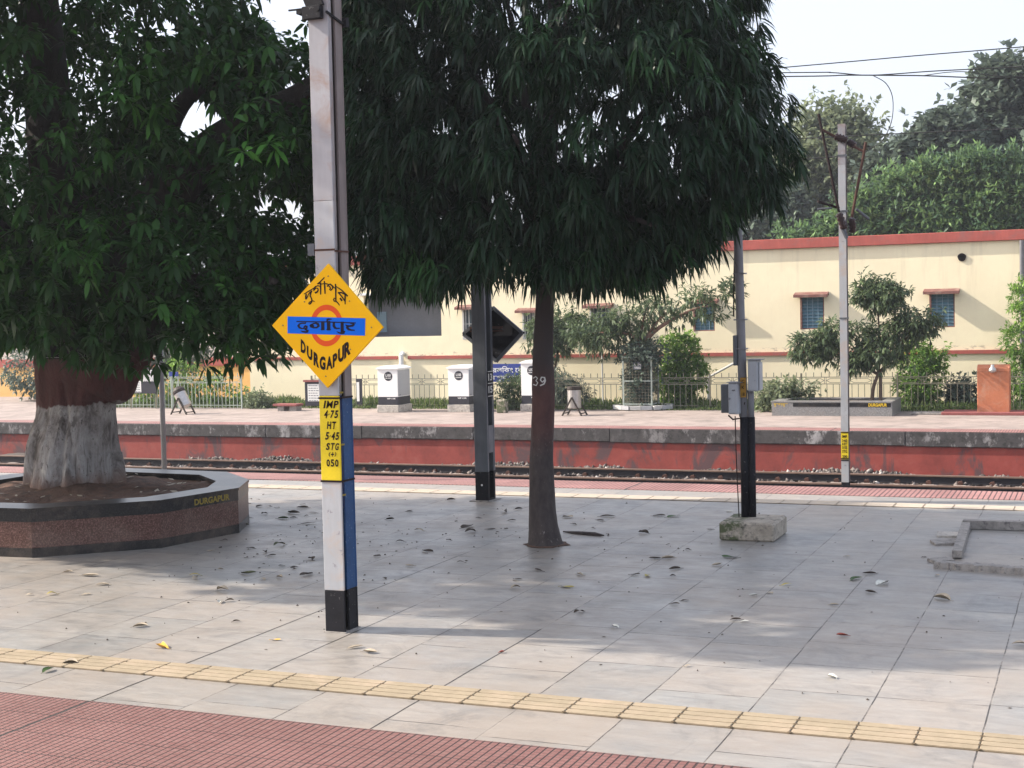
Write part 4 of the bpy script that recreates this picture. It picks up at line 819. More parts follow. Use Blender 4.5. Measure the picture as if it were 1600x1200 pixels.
# ---------------------------------------------------------------- things on the far platform
def cabinet(px, py, ztop_px, label, lines, first):
    c = gz(px, py, FZ); t = thing("equipment_cabinet", label, "cabinet", (c.x, c.y, FZ), "white equipment cabinets on the far platform")
    X, Y = c.x, c.y; W, D = .62, .78; zt = at(px, ztop_px, Y).z
    MB().box(X, X+W+.04, Y, Y+D+.04, FZ-.001, FZ+.20, ch=.01).build("concrete_base", MAT['concrete'], t)
    x0, x1, y0, y1 = X+.03, X+W+.01, Y+.03, Y+D
    MB().box(x0, x1, y0, y1, FZ+.201, FZ+.42, ch=.004).build("lower_band", MAT['cab_black'], t)
    b = MB(); b.box(x0, x1, y0, y1, FZ+.421, zt-.09, ch=.004); b.build("body", MAT['cab_white'], t)
    MB().box(x1+.0008, x1+.006, y0+.02, y1-.02, FZ+.44, zt-.12, ch=.001).build("shaded_side_door", MAT['cab_grey'], t)  # grey puts the right face's shade into its colour
    b = MB(); e = .035; zr = zt-.09
    b.add([(x0-e, y0-e, zr), (x1+e, y0-e, zr), (x1+e, y1+e, zr), (x0-e, y1+e, zr), (x0-e, y0-e, zr+.03), (x1+e, y0-e, zr+.03), (x1+e, y1+e, zr+.03), (x0-e, y1+e, zr+.03), (x0+.14, y0-e*.5, zr+.09), (x1-.14, y0-e*.5, zr+.09), (x1-.14, y1+e*.5, zr+.09), (x0+.14, y1+e*.5, zr+.09)],
          [(3, 2, 1, 0), (0, 1, 5, 4), (1, 2, 6, 5), (2, 3, 7, 6), (3, 0, 4, 7), (4, 5, 9, 8), (5, 6, 10, 9), (6, 7, 11, 10), (7, 4, 8, 11), (8, 9, 10, 11)]); b.build("roof", MAT['cab_white'], t)
    dc = at(px+17.5, ztop_px+16, y0); b = MB(); v_ = [(dc.x+.125*math.cos(2*math.pi*k/28), y0-.0025, dc.z+.125*math.sin(2*math.pi*k/28)) for k in range(28)]; b.add(v_, [list(range(28))]); d = b.build("round_emblem", MAT['cab_black'], t)
    b = MB(); add_text(b, lines[0], lambda u, v: (dc.x-.075+.15*u, y0-.004, dc.z-.01+.07*v), .03); add_text(b, lines[1], lambda u, v: (dc.x-.085+.17*u, y0-.004, dc.z-.065+.03*v), .03); b.build("lettering", MAT['white'], d)
    b = MB(); add_text(b, lines[2], lambda u, v: (x0+.27+.25*u, y0-.003, FZ+.355+.04*v), .03); b.build("lettering", MAT['white'], t)
    for dx in (.09, .14): b = MB(); b.box(x1+.0062, x1+.009, y0+dx, y0+dx+.018, .0, .02); b.build("lock", MAT['letter'], t)
cabinet(589, 644.5, 572, "white cabinet with a round black emblem, nearest to the yellow sign", ("L103", "NPL DGR", "WP 11M"), 1)
cabinet(699, 644, 571, "white cabinet with a round emblem just left of the dark grey post", ("L103", "NWP", "WP 11M"), 0)
cabinet(813, 643, 563, "white cabinet mostly hidden behind the slim tree trunk", ("L103", "NWP", "WP 11M"), 0)
# blue board
bb = thing("name_board", "royal blue board with white Bengali lettering between the post and slim tree", "sign", (at(790, 640, 36.0).x, 36.0, FZ))
a, c = at(742, 569, 36), at(838, 596.5, 36); MB().box(a.x, c.x, 36, 36.03, c.z, a.z).build("board", MAT['sign_navy'], bb)
for x in (a.x+.1, c.x-.1): MB().box(x-.025, x+.025, 36.031, 36.08, FZ, a.z-.01).build("post", MAT['dark_steel'], bb)
b = MB(); W = c.x-a.x; Hh = a.z-c.z
add_text(b, "ইনটারলিকং েকিবন", lambda u, v: (a.x+W*(.05+.93*u), 35.997, a.z-Hh*.50+Hh*.38*v), .012); add_text(b, "দুরগাপুর পশিচম", lambda u, v: (a.x+W*(.1+.8*u), 35.997, a.z-Hh*.96+Hh*.38*v), .012); b.build("lettering", MAT['white'], bb)
# litter bins
def bin_(px, py, rad, hgt, tilt, label, lidded=False):
    c = gz(px, py, FZ); t = thing("litter_bin", label, "litter bin", (c.x, c.y, FZ), "litter bins on the far platform"); z0 = FZ+.16
    Rm = Matrix.Translation((c.x, c.y, FZ+.42)) @ Matrix.Rotation(tilt, 4, 'Y'); b = MB(); b.lathe((0, 0, 0), [(rad*.94, -.24), (rad, -.22), (rad, hgt-.24)], 20); b2 = MB(); b2.add([Rm @ Vector(v) for v in b.v], b.f); b2.build("drum", MAT['bin_steel'], t, smooth=False)
    b = MB(); b.lathe((0, 0, 0), [(rad*1.02, hgt-.24+.001), (rad*1.08, hgt-.20), (rad*1.05, hgt-.15), (rad*(.6 if lidded else .9), hgt-(.06 if lidded else .15))], 20); b2 = MB(); b2.add([Rm @ Vector(v) for v in b.v], b.f); b2.build("liner_rim", MAT['bin_dark'], t)
    for sy in (-1, 1):
        b = MB(); yy = c.y+sy*(rad+.03); top = (c.x, yy, FZ+.46); b.bar(top, (c.x-.26, yy-.0, FZ+.0), .035); b.bar(top, (c.x+.26, yy, FZ+.0), .035); b.build("frame_legs", MAT['bin_dark'], t)
    b = MB(); b.bar((c.x-.24, c.y-rad-.03, FZ+.06), (c.x-.24, c.y+rad+.03, FZ+.06), .025); b.bar((c.x+.24, c.y-rad-.03, FZ+.06), (c.x+.24, c.y+rad+.03, FZ+.06), .025); b.build("foot_bar", MAT['bin_dark'], t)
bin_(898, 649, .17, .46, .0, "upright steel litter bin swinging on a frame, right of the slim tree")
bin_(286, 647, .17, .42, -.5, "tilted litter bin on a frame behind the granite planter", True)
# paper notices
def notice(x0, y0, x1, y1, Y, label, sheets, head=False):
    a, c = at(x0, y0, Y), at(x1, y1, Y); t = thing("notice_board", label, "notice board", ((a.x+c.x)/2, Y, FZ))
    MB().box(a.x, c.x, Y, Y+.03, c.z, a.z).build("board", MAT['cab_black'], t)
    for xx in (a.x+.04, c.x-.04): MB().box(xx-.02, xx+.02, Y+.031, Y+.06, FZ, a.z).build("post", MAT['fence'], t)
    for (sx0, sy0, sx1, sy1, nl) in sheets:
        p, q_ = at(sx0, sy0, Y), at(sx1, sy1, Y); s_ = MB().box(p.x, q_.x, Y-.006, Y-.002, q_.z, p.z).build("paper_sheet", MAT['paper'], t); b = MB()
        for k in range(nl):
            zz = p.z-(p.z-q_.z)*(k+.7)/nl; xx = p.x+.03
            while xx < q_.x-.06: l = rr.uniform(.03, .09); b.box(xx, min(xx+l, q_.x-.03), Y-.0085, Y-.0065, zz-.009, zz+.009); xx += l+.02
        b.build("print_lines", MAT['dark_steel'], s_)
    if head: MB().box(a.x-.03, c.x+.03, Y-.04, Y+.05, a.z+.003, a.z+.06).build("head_board", MAT['maroon'], t)
notice(476, 597, 502, 634, 36.0, "white printed notice on a dark board left of the near mast", [(480.5, 600, 500, 627, 7)], True)
notice(556, 592, 566, 632, 36.0, "narrow notice board just right of the near mast", [(557, 597, 562, 627, 6)])
notice(200, 576, 244, 615, 35.4, "board with striped white sheets behind the big tree trunk", [(203, 582, 221, 613, 9), (223, 578, 242, 596, 6)])
# small blue sign
a, c = at(264, 581, 35.3), at(278, 588, 35.3); t = thing("small_sign", "small blue sign on two thin posts above the tilted litter bin", "sign", ((a.x+c.x)/2, 35.3, FZ)); MB().box(a.x, c.x, 35.3, 35.33, c.z, a.z).build("plate", MAT['sign_navy'], t)
for xx in (a.x+.03, c.x-.03): MB().box(xx-.015, xx+.015, 35.331, 35.36, FZ, a.z-.005).build("post", MAT['fence_white'], t)
# maroon slab seat
c = gz(440, 643, FZ); t = thing("slab_seat", "low seat of a maroon slab on grey blocks left of the near mast", "seat", (c.x, c.y, FZ)); MB().box(c.x-.35, c.x+.42, c.y+.1, c.y+.5, FZ+.14, FZ+.20, ch=.008).build("slab", MAT['maroon'], t)
MB().box(c.x-.22, c.x-.02, c.y+.15, c.y+.45, FZ, FZ+.139).build("block", MAT['mortar'], t); MB().box(c.x+.16, c.x+.38, c.y+.15, c.y+.45, FZ, FZ+.139).build("block", MAT['mortar'], t)
# slender post by the fence
c = at(942, 620, 36.7); t = MB().tube([(c.x, 36.7, FZ-.1), (c.x, 36.7, at(942, 545, 36.7).z)], .022, 8).build("slender_post", MAT['lgrey'], origin=(c.x, 36.7, FZ)); tag(t, "slender pale post behind the iron fence left of the tree guard", "post")
c = gz(785, 645, FZ); t = MB().box(c.x-.13, c.x+.13, c.y-.1, c.y+.12, FZ, FZ+.35, ch=.02).build("stone_marker", MAT['plinth'], origin=(c.x, c.y, FZ)); tag(t, "short stained concrete marker block right beside the dark grey post", "marker")
# tree guard on its kerb
gc = gz(999, 641, FZ); gx0, gx1 = at(974, 600, gc.y).x, at(1018, 600, gc.y).x; gzt = at(995, 558, gc.y).z; gy0 = gc.y; gy1 = gc.y+.62
tg = thing("tree_guard", "square iron mesh guard overgrown with creepers around a small tree", "tree guard", ((gx0+gx1)/2, (gy0+gy1)/2, FZ))
b = MB()
for x in (gx0, gx1):
    for y in (gy0, gy1): b.box(x-.018, x+.018, y-.018, y+.018, FZ+.12, gzt)
for z in (gzt, (gzt+FZ)/2+.07, FZ+.16):
    b.bar((gx0, gy0, z), (gx1, gy0, z), .03); b.bar((gx0, gy1, z), (gx1, gy1, z), .03); b.bar((gx0, gy0, z), (gx0, gy1, z), .03); b.bar((gx1, gy0, z), (gx1, gy1, z), .03)
b.build("frame", MAT['fence_white'], tg)
b = MB(); n = 9
for i in range(1, n):
    x = gx0+(gx1-gx0)*i/n; y = gy0+(gy1-gy0)*i/n
    for yy in (gy0, gy1): b.box(x-.004, x+.004, yy-.004, yy+.004, FZ+.16, gzt)
    for xx in (gx0, gx1): b.box(xx-.004, xx+.004, y-.004, y+.004, FZ+.16, gzt)
for i in range(1, 16):
    z = FZ+.16+(gzt-FZ-.16)*i/16; b.box(gx0, gx1, gy0-.009, gy0-.005, z-.004, z+.004); b.box(gx1+.005, gx1+.009, gy0, gy1, z-.004, z+.004)
b.build("mesh_panel", MAT['fence'], tg)
a, c = at(989.5, 566, gy0-.02), at(1003, 577.5, gy0-.02); p = MB().box(a.x, c.x, gy0-.03, gy0-.02, c.z, a.z).build("plate", MAT['dark_steel'], tg); b = MB()
for k in (0, 1): add_text(b, ("DANGER ZP", "TROLLEY")[k] if False else ("BOARD 41", "TREES")[k], lambda u, v, k=k: (a.x+.03+(c.x-a.x-.06)*u, gy0-.032, a.z-(a.z-c.z)*(.45+.45*k)+(a.z-c.z)*.3*v), .02)
b.build("lettering", MAT['white'], p)
tk = thing("hexagonal_kerb", "low hexagonal kerb of black and white blocks under the tree guard", "kerb", (gc.x, gc.y+.3, FZ))
hx = [(gc.x+.78*math.cos(math.radians(a_)), gc.y+.36+.62*math.sin(math.radians(a_))) for a_ in (215, 258, 302, 345, 35, 90, 145, 180)]
kk = 0
for i in range(len(hx)):
    p, q_ = Vector((*hx[i], 0)), Vector((*hx[(i+1) % len(hx)], 0)); n = 2
    for j in range(n):
        u1, u2 = p.lerp(q_, j/n), p.lerp(q_, (j+1)/n-.02); b = MB(); b.bar((u1.x, u1.y, FZ+.075), (u2.x, u2.y, FZ+.075), .1, .15); b.build("kerb_block", MAT['cab_grey'] if kk % 2 else MAT['lgrey'], tk); kk += 1
# grey granite planter
c0, c1 = gz(1206, 650, FZ), gz(1395, 650, FZ); yg = (c0.y+c1.y)/2; xg0, xg1 = at(1206, 645, yg).x, at(1394, 645, yg).x; zg = at(1300, 627, yg).z
gp = thing("granite_planter", "long grey granite planter under a small tree on the far platform", "planter", ((xg0+xg1)/2, yg, FZ))
def boxring(x0, x1, y0, y1, z0, z1, w): b = MB(); b.box(x0, x1, y0, y0+w, z0, z1); b.box(x0, x1, y1-w, y1, z0, z1); b.box(x0, x0+w, y0+w, y1-w, z0, z1); b.box(x1-w, x1, y0+w, y1-w, z0, z1); return b
boxring(xg0, xg1, yg, yg+1.6, FZ, zg-.031, .25).build("wall_ring", MAT['granite_grey'], gp); boxring(xg0-.01, xg1+.01, yg-.01, yg+1.61, zg-.03, zg, .28).build("coping", MAT['granite_grey'], gp)
MB().box(xg0+.3, xg1-.3, yg+.3, yg+1.3, FZ, zg-.06).build("soil", MAT['soil'], gp)
a, c = at(1239, 629.5, yg), at(1392, 636, yg); MB().box(a.x, c.x, yg-.006, yg-.0005, c.z, a.z).build("black_band", MAT['granite_black'], gp)
b = MB(); p, q_ = at(1357, 630, yg), at(1386, 635.5, yg); add_text(b, "DURGAPUR", lambda u, v: (p.x+(q_.x-p.x)*u, yg-.0085, q_.z+(p.z-q_.z)*v), .04); p2, q2 = at(1209, 630, yg), at(1231, 635.5, yg); add_text(b, "দুরগাপুর", lambda u, v: (p2.x+(q2.x-p2.x)*u, yg-.0085, q2.z+(p2.z-q2.z)*v), .03); b.build("lettering", MAT['gold'], gp)
# orange booth
c0 = gz(1527, 648, FZ); yo = c0.y; xo0, xo1 = at(1527, 640, yo).x, at(1577.5, 640, yo).x; zo = at(1550, 570, yo).z
ob = thing("water_booth", "orange plastered drinking water stand with a metal fitting on top", "water stand", ((xo0+xo1)/2, yo, FZ))
b = MB(); b.box(xo0, xo1, yo, yo+.55, FZ, zo-.16, ch=.01); b.build("pillar", MAT['orange_booth'], ob)
b = MB(); n = 10; vs = []
for i in range(n+1): t_ = i/n; vs += [(xo0, yo+.55*t_*.999, zo-.159+.16*math.sin(math.pi*(.18+.82*t_)*.9)), (xo1, yo+.55*t_*.999, zo-.159+.16*math.sin(math.pi*(.18+.82*t_)*.9)), (xo0, yo+.55*t_*.999, zo-.159), (xo1, yo+.55*t_*.999, zo-.159)]
fs = []
for i in range(n): a_ = i*4; fs += [(a_, a_+1, a_+5, a_+4), (a_, a_+4, a_+6, a_+2), (a_+1, a_+3, a_+7, a_+5)]
fs += [(0, 2, 3, 1), (n*4, n*4+1, n*4+3, n*4+2)]; b.add(vs, fs); b.build("rounded_top", MAT['orange_booth'], ob)
m = at(1551, 577, yo); b = MB(); b.lathe((m.x, yo-.06, m.z-.08), [(.03, 0), (.085, .03), (.09, .07), (.06, .12), (.035, .14), (.045, .17), (.03, .19)], 14); b.build("metal_fitting", MAT['bin_steel'], ob, smooth=True)
MB().box(at(1472, 650, yo).x, xo1+1.0, yo-.22, yo+.7, FZ, FZ+.07, ch=.01).build("base_slab", MAT['maroon'], ob)
c = gz(1444, 648, FZ); MB().box(c.x-.3, c.x+.55, c.y, c.y+.5, FZ-.001, FZ+.045, ch=.012).build("cement_slab", MAT['mortar'], thing("cement_slab", "flat grey cement slab on the ground left of the orange water stand", "slab", (c.x, c.y, FZ)))
# board nailed to the big tree
a, c = at(57, 536, 11.62), at(133.5, 560, 11.62); tb = thing("tree_name_board", "small black board with a white border nailed to the big tree", "board", ((a.x+c.x)/2, 11.62, (a.z+c.z)/2))
MB().box(a.x, c.x, 11.62, 11.635, c.z, a.z).build("board", MAT['black'], tb); b = MB(); e = .006
b.box(a.x+.01, c.x-.01, 11.6165, 11.6195, a.z-.014, a.z-.010); b.box(a.x+.01, c.x-.01, 11.6165, 11.6195, c.z+.010, c.z+.014); b.box(a.x+.010, a.x+.014, 11.6165, 11.6195, c.z+.0145, a.z-.0145); b.box(c.x-.014, c.x-.010, 11.6165, 11.6195, c.z+.0145, a.z-.0145); b.build("border", MAT['lgrey'], tb)
# ---------------------------------------------------------------- foliage
def unit(v): return v/np.maximum(1e-9, np.linalg.norm(v, axis=-1, keepdims=True))
def leaf_mesh(name, P, D, L, W, tint, mat, parent=None, droop=.25, simple=False, seed=0, origin=(0, 0, 0)):
    r = np.random.default_rng(seed+77); n = len(P); D = unit(D); up = np.tile([0, 0, 1.0], (n, 1))+r.normal(0, .35, (n, 3))
    S = unit(np.cross(D, up)); g = np.array([0, 0, -1.0]); L = L[:, None]; W = W[:, None]
    if simple:
        V = np.stack([P, P+D*L*.5+S*W*.5+g*L*.04, P+D*L+g*L*droop*.5, P+D*L*.5-S*W*.5+g*L*.04], 1)
        F = (np.arange(n)[:, None]*4+np.arange(4)[None]); return quickmesh(name, V.reshape(-1, 3), F, 4, tint, mat, parent, origin=origin)
    N = unit(np.cross(S, D)); d1, d2, d3 = droop*.08, droop*.4, droop*.95
    V = np.stack([P, P+D*L*.33+S*W*.5+g*L*d1+N*W*.12, P+D*L*.33-S*W*.5+g*L*d1+N*W*.12, P+D*L*.68+S*W*.42+g*L*d2, P+D*L*.68-S*W*.42+g*L*d2, P+D*L*.97+g*L*d3], 1)
    b = np.arange(n)[:, None]*6; T1 = b+[0, 1, 2]; Q = b+[1, 3, 4, 2]; T2 = b+[3, 5, 4]
    return quickmesh(name, V.reshape(-1, 3), [T1, Q, T2], 0, np.concatenate([tint]*3), mat, parent, origin=origin)
def shell_points(lobes, n, r, inner=.72, zmin=-9, voids=(), bias=None):
    """points in the outer shell of a union of ellipsoids (c, radii)"""
    C = np.array([l[0] for l in lobes], float); R = np.array([l[1] for l in lobes], float); A = R.prod(1)**(2/3); out = []; outd = []
    while sum(map(len, out)) < n:
        k = r.choice(len(lobes), n, p=A/A.sum()); u = unit(r.normal(size=(n, 3))); rad = r.uniform(inner, 1, n)**.6
        p = C[k]+u*R[k]*rad[:, None]; ok = p[:, 2] > zmin
        for j in range(len(lobes)):
            q = np.linalg.norm((p-C[j])/R[j], axis=1); ok &= ~((k != j) & (q < inner-.1))
        for (a, b_, ra, rb) in voids:
            a, b_ = np.array(a), np.array(b_); ab = b_-a; t = np.clip(((p-a)@ab)/(ab@ab), 0, 1); dd = np.linalg.norm(p-a-t[:, None]*ab, axis=1); ok &= dd > ra+(rb-ra)*t
        out.append(p[ok]); outd.append(unit(u/R[k])[ok])
    return np.concatenate(out)[:n], np.concatenate(outd)[:n]
def cull_voids(P, voids):
    ok = np.ones(len(P), bool)
    for (a, b_, ra, rb) in voids:
        a, b_ = np.array(a), np.array(b_); ab = b_-a; t = np.clip(((P-a)@ab)/(ab@ab), 0, 1); dd = np.linalg.norm(P-a-t[:, None]*ab, axis=1); ok &= dd > (ra+(rb-ra)*t)*.95
    return ok
def inside(P, lobes, k):
    ok = np.zeros(len(P), bool)
    for c, r_ in lobes: ok |= np.linalg.norm((P-np.array(c))/np.array(r_), axis=1) < k
    return ok
def rayvoid(x, y, rpx, Y0, Y1):
    a, b_ = at(x, y, Y0), at(x, y, Y1); k = 1.12/FPX; return (tuple(a), tuple(b_), rpx*k*Y0, rpx*k*Y1)

# --- slim drooping tree in the middle
st = thing("slim_tree", "slim tree with a dark drooping dense crown numbered 39 on its trunk", "tree", (-4.74, 12.22, 0), "trees on the near platform")
b = MB(); pts = []; rad = []
for y, x0, x1 in ((853, 823, 880), (846, 824, 878), (825, 825.5, 872), (800, 825.5, 868), (760, 826, 865), (720, 826, 863), (680, 828, 863.5), (640, 829.5, 865), (600, 830, 866), (560, 831.5, 864), (520, 833, 864), (480, 835, 864), (440, 836, 864), (390, 838, 862), (320, 842, 860)):
    a, c = at(x0, y, 12.2), at(x1, y, 12.2); pts.append(((a.x+c.x)/2, 12.22, a.z if y < 850 else -.01)); rad.append((c.x-a.x)/2*.93)
rs = random.Random(2)
P2, R2 = [], []
for i in range(len(pts)-1):
    for k in range(4): P2.append(Vector(pts[i]).lerp(Vector(pts[i+1]), k/4)); R2.append(rad[i]+(rad[i+1]-rad[i])*k/4)
P2.append(Vector(pts[-1])); R2.append(rad[-1])
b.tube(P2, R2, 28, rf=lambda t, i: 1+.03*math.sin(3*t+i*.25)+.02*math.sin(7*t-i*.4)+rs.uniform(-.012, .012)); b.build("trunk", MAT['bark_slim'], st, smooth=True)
def limbs(mb, start, ends, r0, r1, r, sag=.12, n=7, sides=8):
    for e in ends:
        s_ = Vector(start[0] if isinstance(start, list) else start); e = Vector(e); pts = []
        mid = s_.lerp(e, .5)+Vector((r.uniform(-.1, .1), r.uniform(-.1, .1), (e-s_).length*sag))
        for i in range(n+1): t_ = i/n; pts.append(s_*(1-t_)**2+mid*2*t_*(1-t_)+e*t_**2)
        mb.tube(pts, [r0+(r1-r0)*i/n for i in range(n+1)], sides)
rr = random.Random(4); b = MB()
top = (-4.70, 12.22, 2.55)
for k in range(13):
    a_ = k*2*math.pi/13+rr.uniform(-.2, .2); q = rr.uniform(1.0, 1.7); z = rr.uniform(2.7, 5.4); limbs(b, (-4.72, 12.22, rr.uniform(2.1, 3.3)), [(-4.5+q*math.cos(a_), 12.2+q*math.sin(a_)*.9, z)], .06, .015, rr)
limbs(b, (-4.70, 12.22, 2.6), [(-4.5, 12.2, 6.2)], .10, .03, rr)
b.build("branch", MAT['bark_slim'], st, smooth=True)
rg = np.random.default_rng(21)
lob = [((-4.62, 12.2, 3.9), (2.02, 1.6, 1.55)), ((-4.95, 12.3, 5.5), (1.9, 1.4, 1.4)), ((-5.05, 12.2, 3.0), (1.65, 1.4, .75)), ((-3.45, 12.25, 3.75), (.98, 1.0, .85)), ((-6.0, 12.3, 4.4), (.95, 1.0, 1.6)), ((-5.85, 12.1, 3.2), (.85, 1.1, .9)), ((-3.45, 12.4, 4.85), (.75, .9, .8)), ((-3.9, 12.2, 3.0), (.9, .9, .55)), (tuple(at(1192, 215, 12.2)), (.34, .45, .5))]
vd = [rayvoid(690, 190, 13, 10, 14.5), rayvoid(625, 222, 10, 10, 14.5), rayvoid(1118, 70, 7, 10, 14), rayvoid(725, 150, 10, 10, 14.5), rayvoid(640, 5, 16, 10, 14.5), rayvoid(630, 362, 8, 10, 14)]
def boughs(lobes, nb, nc, nt, sb, sc, r, inner, zmin, voids):
    B, Dn = shell_points(lobes, nb, r, inner, zmin, voids); s = r.uniform(.6, 1.25, (nb, 1))
    C = np.repeat(B, nc, 0)+r.normal(0, 1, (nb*nc, 3))*sb*np.repeat(s, nc, 0)-np.array([0, 0, .25])*np.repeat(s, nc, 0)*np.abs(r.normal(0, 1, (nb*nc, 1)))*sb[0]
    T = np.repeat(C, nt, 0)+r.normal(0, sc, (nb*nc*nt, 3)); tb = np.repeat(r.beta(1.5, 3.2, nb), nc*nt)*.6+np.repeat(r.beta(1.2, 2.6, nb*nc), nt)*.55
    return T, np.repeat(Dn, nc*nt, 0), tb
T, Do, tb = boughs(lob, 140, 7, 7, np.array([.20, .20, .17]), .085, rg, .74, 2.52, vd)
T2, D2 = shell_points(lob, 2300, rg, .35, 2.5, vd); T = np.concatenate([T, T2]); Do = np.concatenate([Do, D2]); tb = np.concatenate([tb, rg.uniform(0, .25, len(T2))])  # inner leaves tinted darker to stand for shade inside the crown
ok = (T[:, 2] > 2.40) & cull_voids(T, vd) & inside(T, lob, 1.05); T, Do, tb = T[ok], Do[ok], tb[ok]
K = 11; P = np.repeat(T, K, 0); O = np.repeat(Do, K, 0); n = len(P)
D = unit(O*[.7, .7, .25]+rg.normal(0, .62, (n, 3))+[0, 0, -.58]); P = P+D*rg.uniform(-.01, .02, (n, 1))-np.array([0, 0, 1])*rg.uniform(0, .045, (n, 1))
L = rg.uniform(.12, .20, n); W = L*rg.uniform(.125, .175, n); ti = np.clip(np.repeat(tb, K)+rg.uniform(0, .25, n), 0, 1)
leaf_mesh("crown", P, D, L, W, ti, MAT['leaf_long'], st, droop=.55, seed=1)
# painted number on the trunk
b = MB(); rj = .118
def PN(x, y, off):
    p = at(x, y, 12.2-rj*.97); cxn = at(848, 596, 12.22).x; dx = p.x-cxn; yy = 12.22-math.sqrt(max(1e-4, (rj+.004+off)**2-min(dx*dx, rj*rj*.98))); return (p.x, yy, p.z)
b.stroke([(832, 591), (836, 588.5), (839, 591), (836.5, 595), (839.5, 598), (837, 602.5), (832, 601)], 1.7, 0, PN); b.stroke([(849.5, 594), (846, 597), (843.5, 594), (845, 589.5), (849, 590), (850, 595), (848.5, 600), (843.5, 602.5)], 2.1, .0003, PN)
b.build("painted_number", MAT['lgrey'], st)

pr = random.Random(77); b = MB(); c = at(850, 850, 12.2); ring = [(-4.735+(.215+pr.uniform(-.035, .045))*math.cos(k*math.pi/10), 12.22+(.20+pr.uniform(-.03, .04))*math.sin(k*math.pi/10), .0045) for k in range(20)]; b.add(ring+[(-4.735, 12.22, .02)], [(k, (k+1) % 20, 20) for k in range(20)]); b.build("root_ring", MAT['soil'], st)
# crumbs of dry leaf and dirt scattered over the shaded paving
b = MB(); pr = random.Random(91)
for k in range(380):
    if k < 220: x, y = pr.gauss(-6.6, 1.3), pr.gauss(12.1, 1.5)
    else: x, y = pr.uniform(-8, .2), pr.uniform(7.6, 15)
    if not (-8 < x < .5 and 7.4 < y < 15.3) or (x < -7.7 and 10.3 < y < 13.5): continue
    l = pr.uniform(.005, .017); a_ = pr.uniform(0, 3.14); w = l*pr.uniform(.25, .7); u = Vector((math.cos(a_), math.sin(a_), 0)); v = Vector((-u.y, u.x, 0)); c = Vector((x, y, .003)); hgt = pr.uniform(.002, .010)
    b.add([c-u*l, c-v*w, c+u*l, c+v*w, c+Vector((0, 0, hgt))], [(0, 1, 4), (1, 2, 4), (2, 3, 4), (3, 0, 4)])
tag(b.build("leaf_crumbs", MAT['debris']), "tiny dark crumbs of dry leaf and dirt scattered over the grey paving", "leaf crumbs", kind="stuff")

# --- big tree in the planter
rg = np.random.default_rng(5)
bt = thing("big_tree", "massive old tree with whitewashed lower trunk and maroon band rising from the granite planter", "tree", (-9.9, 12.25, .4), "trees on the near platform")
rows = [(772, 40, 196), (757, 43, 192), (740, 45, 190), (720, 46, 187), (700, 48, 184), (680, 53, 182), (660, 59, 181), (640, 60, 181), (620, 57, 184), (600, 51, 194), (585, 46, 206), (570, 42, 226), (555, 38, 238), (535, 32, 252), (510, 28, 262), (480, 28, 262)]
P2, R2 = [], []
for i in range(len(rows)-1):
    for k in range(5):
        f = k/5; y, x0, x1 = [rows[i][j]+(rows[i+1][j]-rows[i][j])*f for j in range(3)]; a, c = at(x0, y, 12.25), at(x1, y, 12.25); P2.append(Vector(((a.x+c.x)/2, 12.25, a.z))); R2.append((c.x-a.x)/2*.88)
nr = len(P2)
def flute(t, i):
    z = i/nr; k = (1-z)*.9+.1
    v = 1+k*(.06*math.sin(3*t+1.2+z*2.0)+.07*math.sin(5*t+.4-z*3)+.055*math.sin(9*t+z*4+math.sin(z*8))+.03*math.sin(17*t+z*7+2*math.sin(z*6)))
    v -= (.26*(1-z*.9))*math.exp(-((t-4.62+.25*math.sin(z*6))**2)/.008)*(1 if z < .62 else .2)     # deep vertical clefts
    v -= (.2*(1-z))*math.exp(-((t-4.05-.5*z)**2)/.006); v += (.06*(1-z))*math.exp(-((t-4.3)**2)/.05)
    return v
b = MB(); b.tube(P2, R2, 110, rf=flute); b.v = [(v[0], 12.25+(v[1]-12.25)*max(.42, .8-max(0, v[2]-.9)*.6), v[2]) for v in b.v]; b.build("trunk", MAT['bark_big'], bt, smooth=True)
b = MB(); rr = random.Random(8)
def limbpath(pts, r, sides=14, mb=None):
    P = [Vector(p) for p in pts]; Q = []; Rq = []
    for i in range(len(P)-1):
        p0, p1, p2, p3 = P[max(i-1, 0)], P[i], P[i+1], P[min(i+2, len(P)-1)]
        for k in range(5): t_ = k/5; Q.append(.5*((2*p1)+(p2-p0)*t_+(2*p0-5*p1+4*p2-p3)*t_**2+(3*p1-p0-3*p2+p3)*t_**3)); Rq.append(r[i]+(r[i+1]-r[i])*t_)
    Q.append(P[-1]); Rq.append(r[-1]); (mb or b).tube(Q, Rq, sides, rf=lambda t, i: 1+.05*math.sin(3*t+i*.5)+.03*math.sin(5*t-i*.3))
limbpath([at(170, 500, 12.2), at(215, 400, 12.1), at(265, 300, 12.0), at(325, 238, 11.9), at(395, 190, 11.9), at(470, 150, 12.0), at(520, 110, 12.0)], [.36, .33, .26, .19, .165, .13, .07])
limbpath([at(120, 500, 12.2), at(110, 380, 12.3), at(80, 200, 12.4), at(60, 0, 12.5), at(40, -200, 12.5)], [.5, .34, .26, .2, .1])
limbpath([at(240, 330, 12.1), at(265, 200, 12.2), at(320, 132, 12.2), at(400, 135, 12.3), at(440, 120, 12.3)], [.16, .10, .075, .055, .03])
limbpath([at(80, 500, 12.2), at(-20, 380, 11.6), at(-160, 280, 11.0), at(-300, 180, 10.5)], [.4, .3, .22, .1])
limbpath([at(190, 450, 12.2), at(290, 450, 12.0), at(360, 430, 11.8), at(430, 440, 11.6)], [.22, .12, .08, .03])
limbpath([at(120, 480, 12.2), (-10.6, 10.6, 3.6), (-10.9, 9.4, 4.6)], [.3, .18, .06])
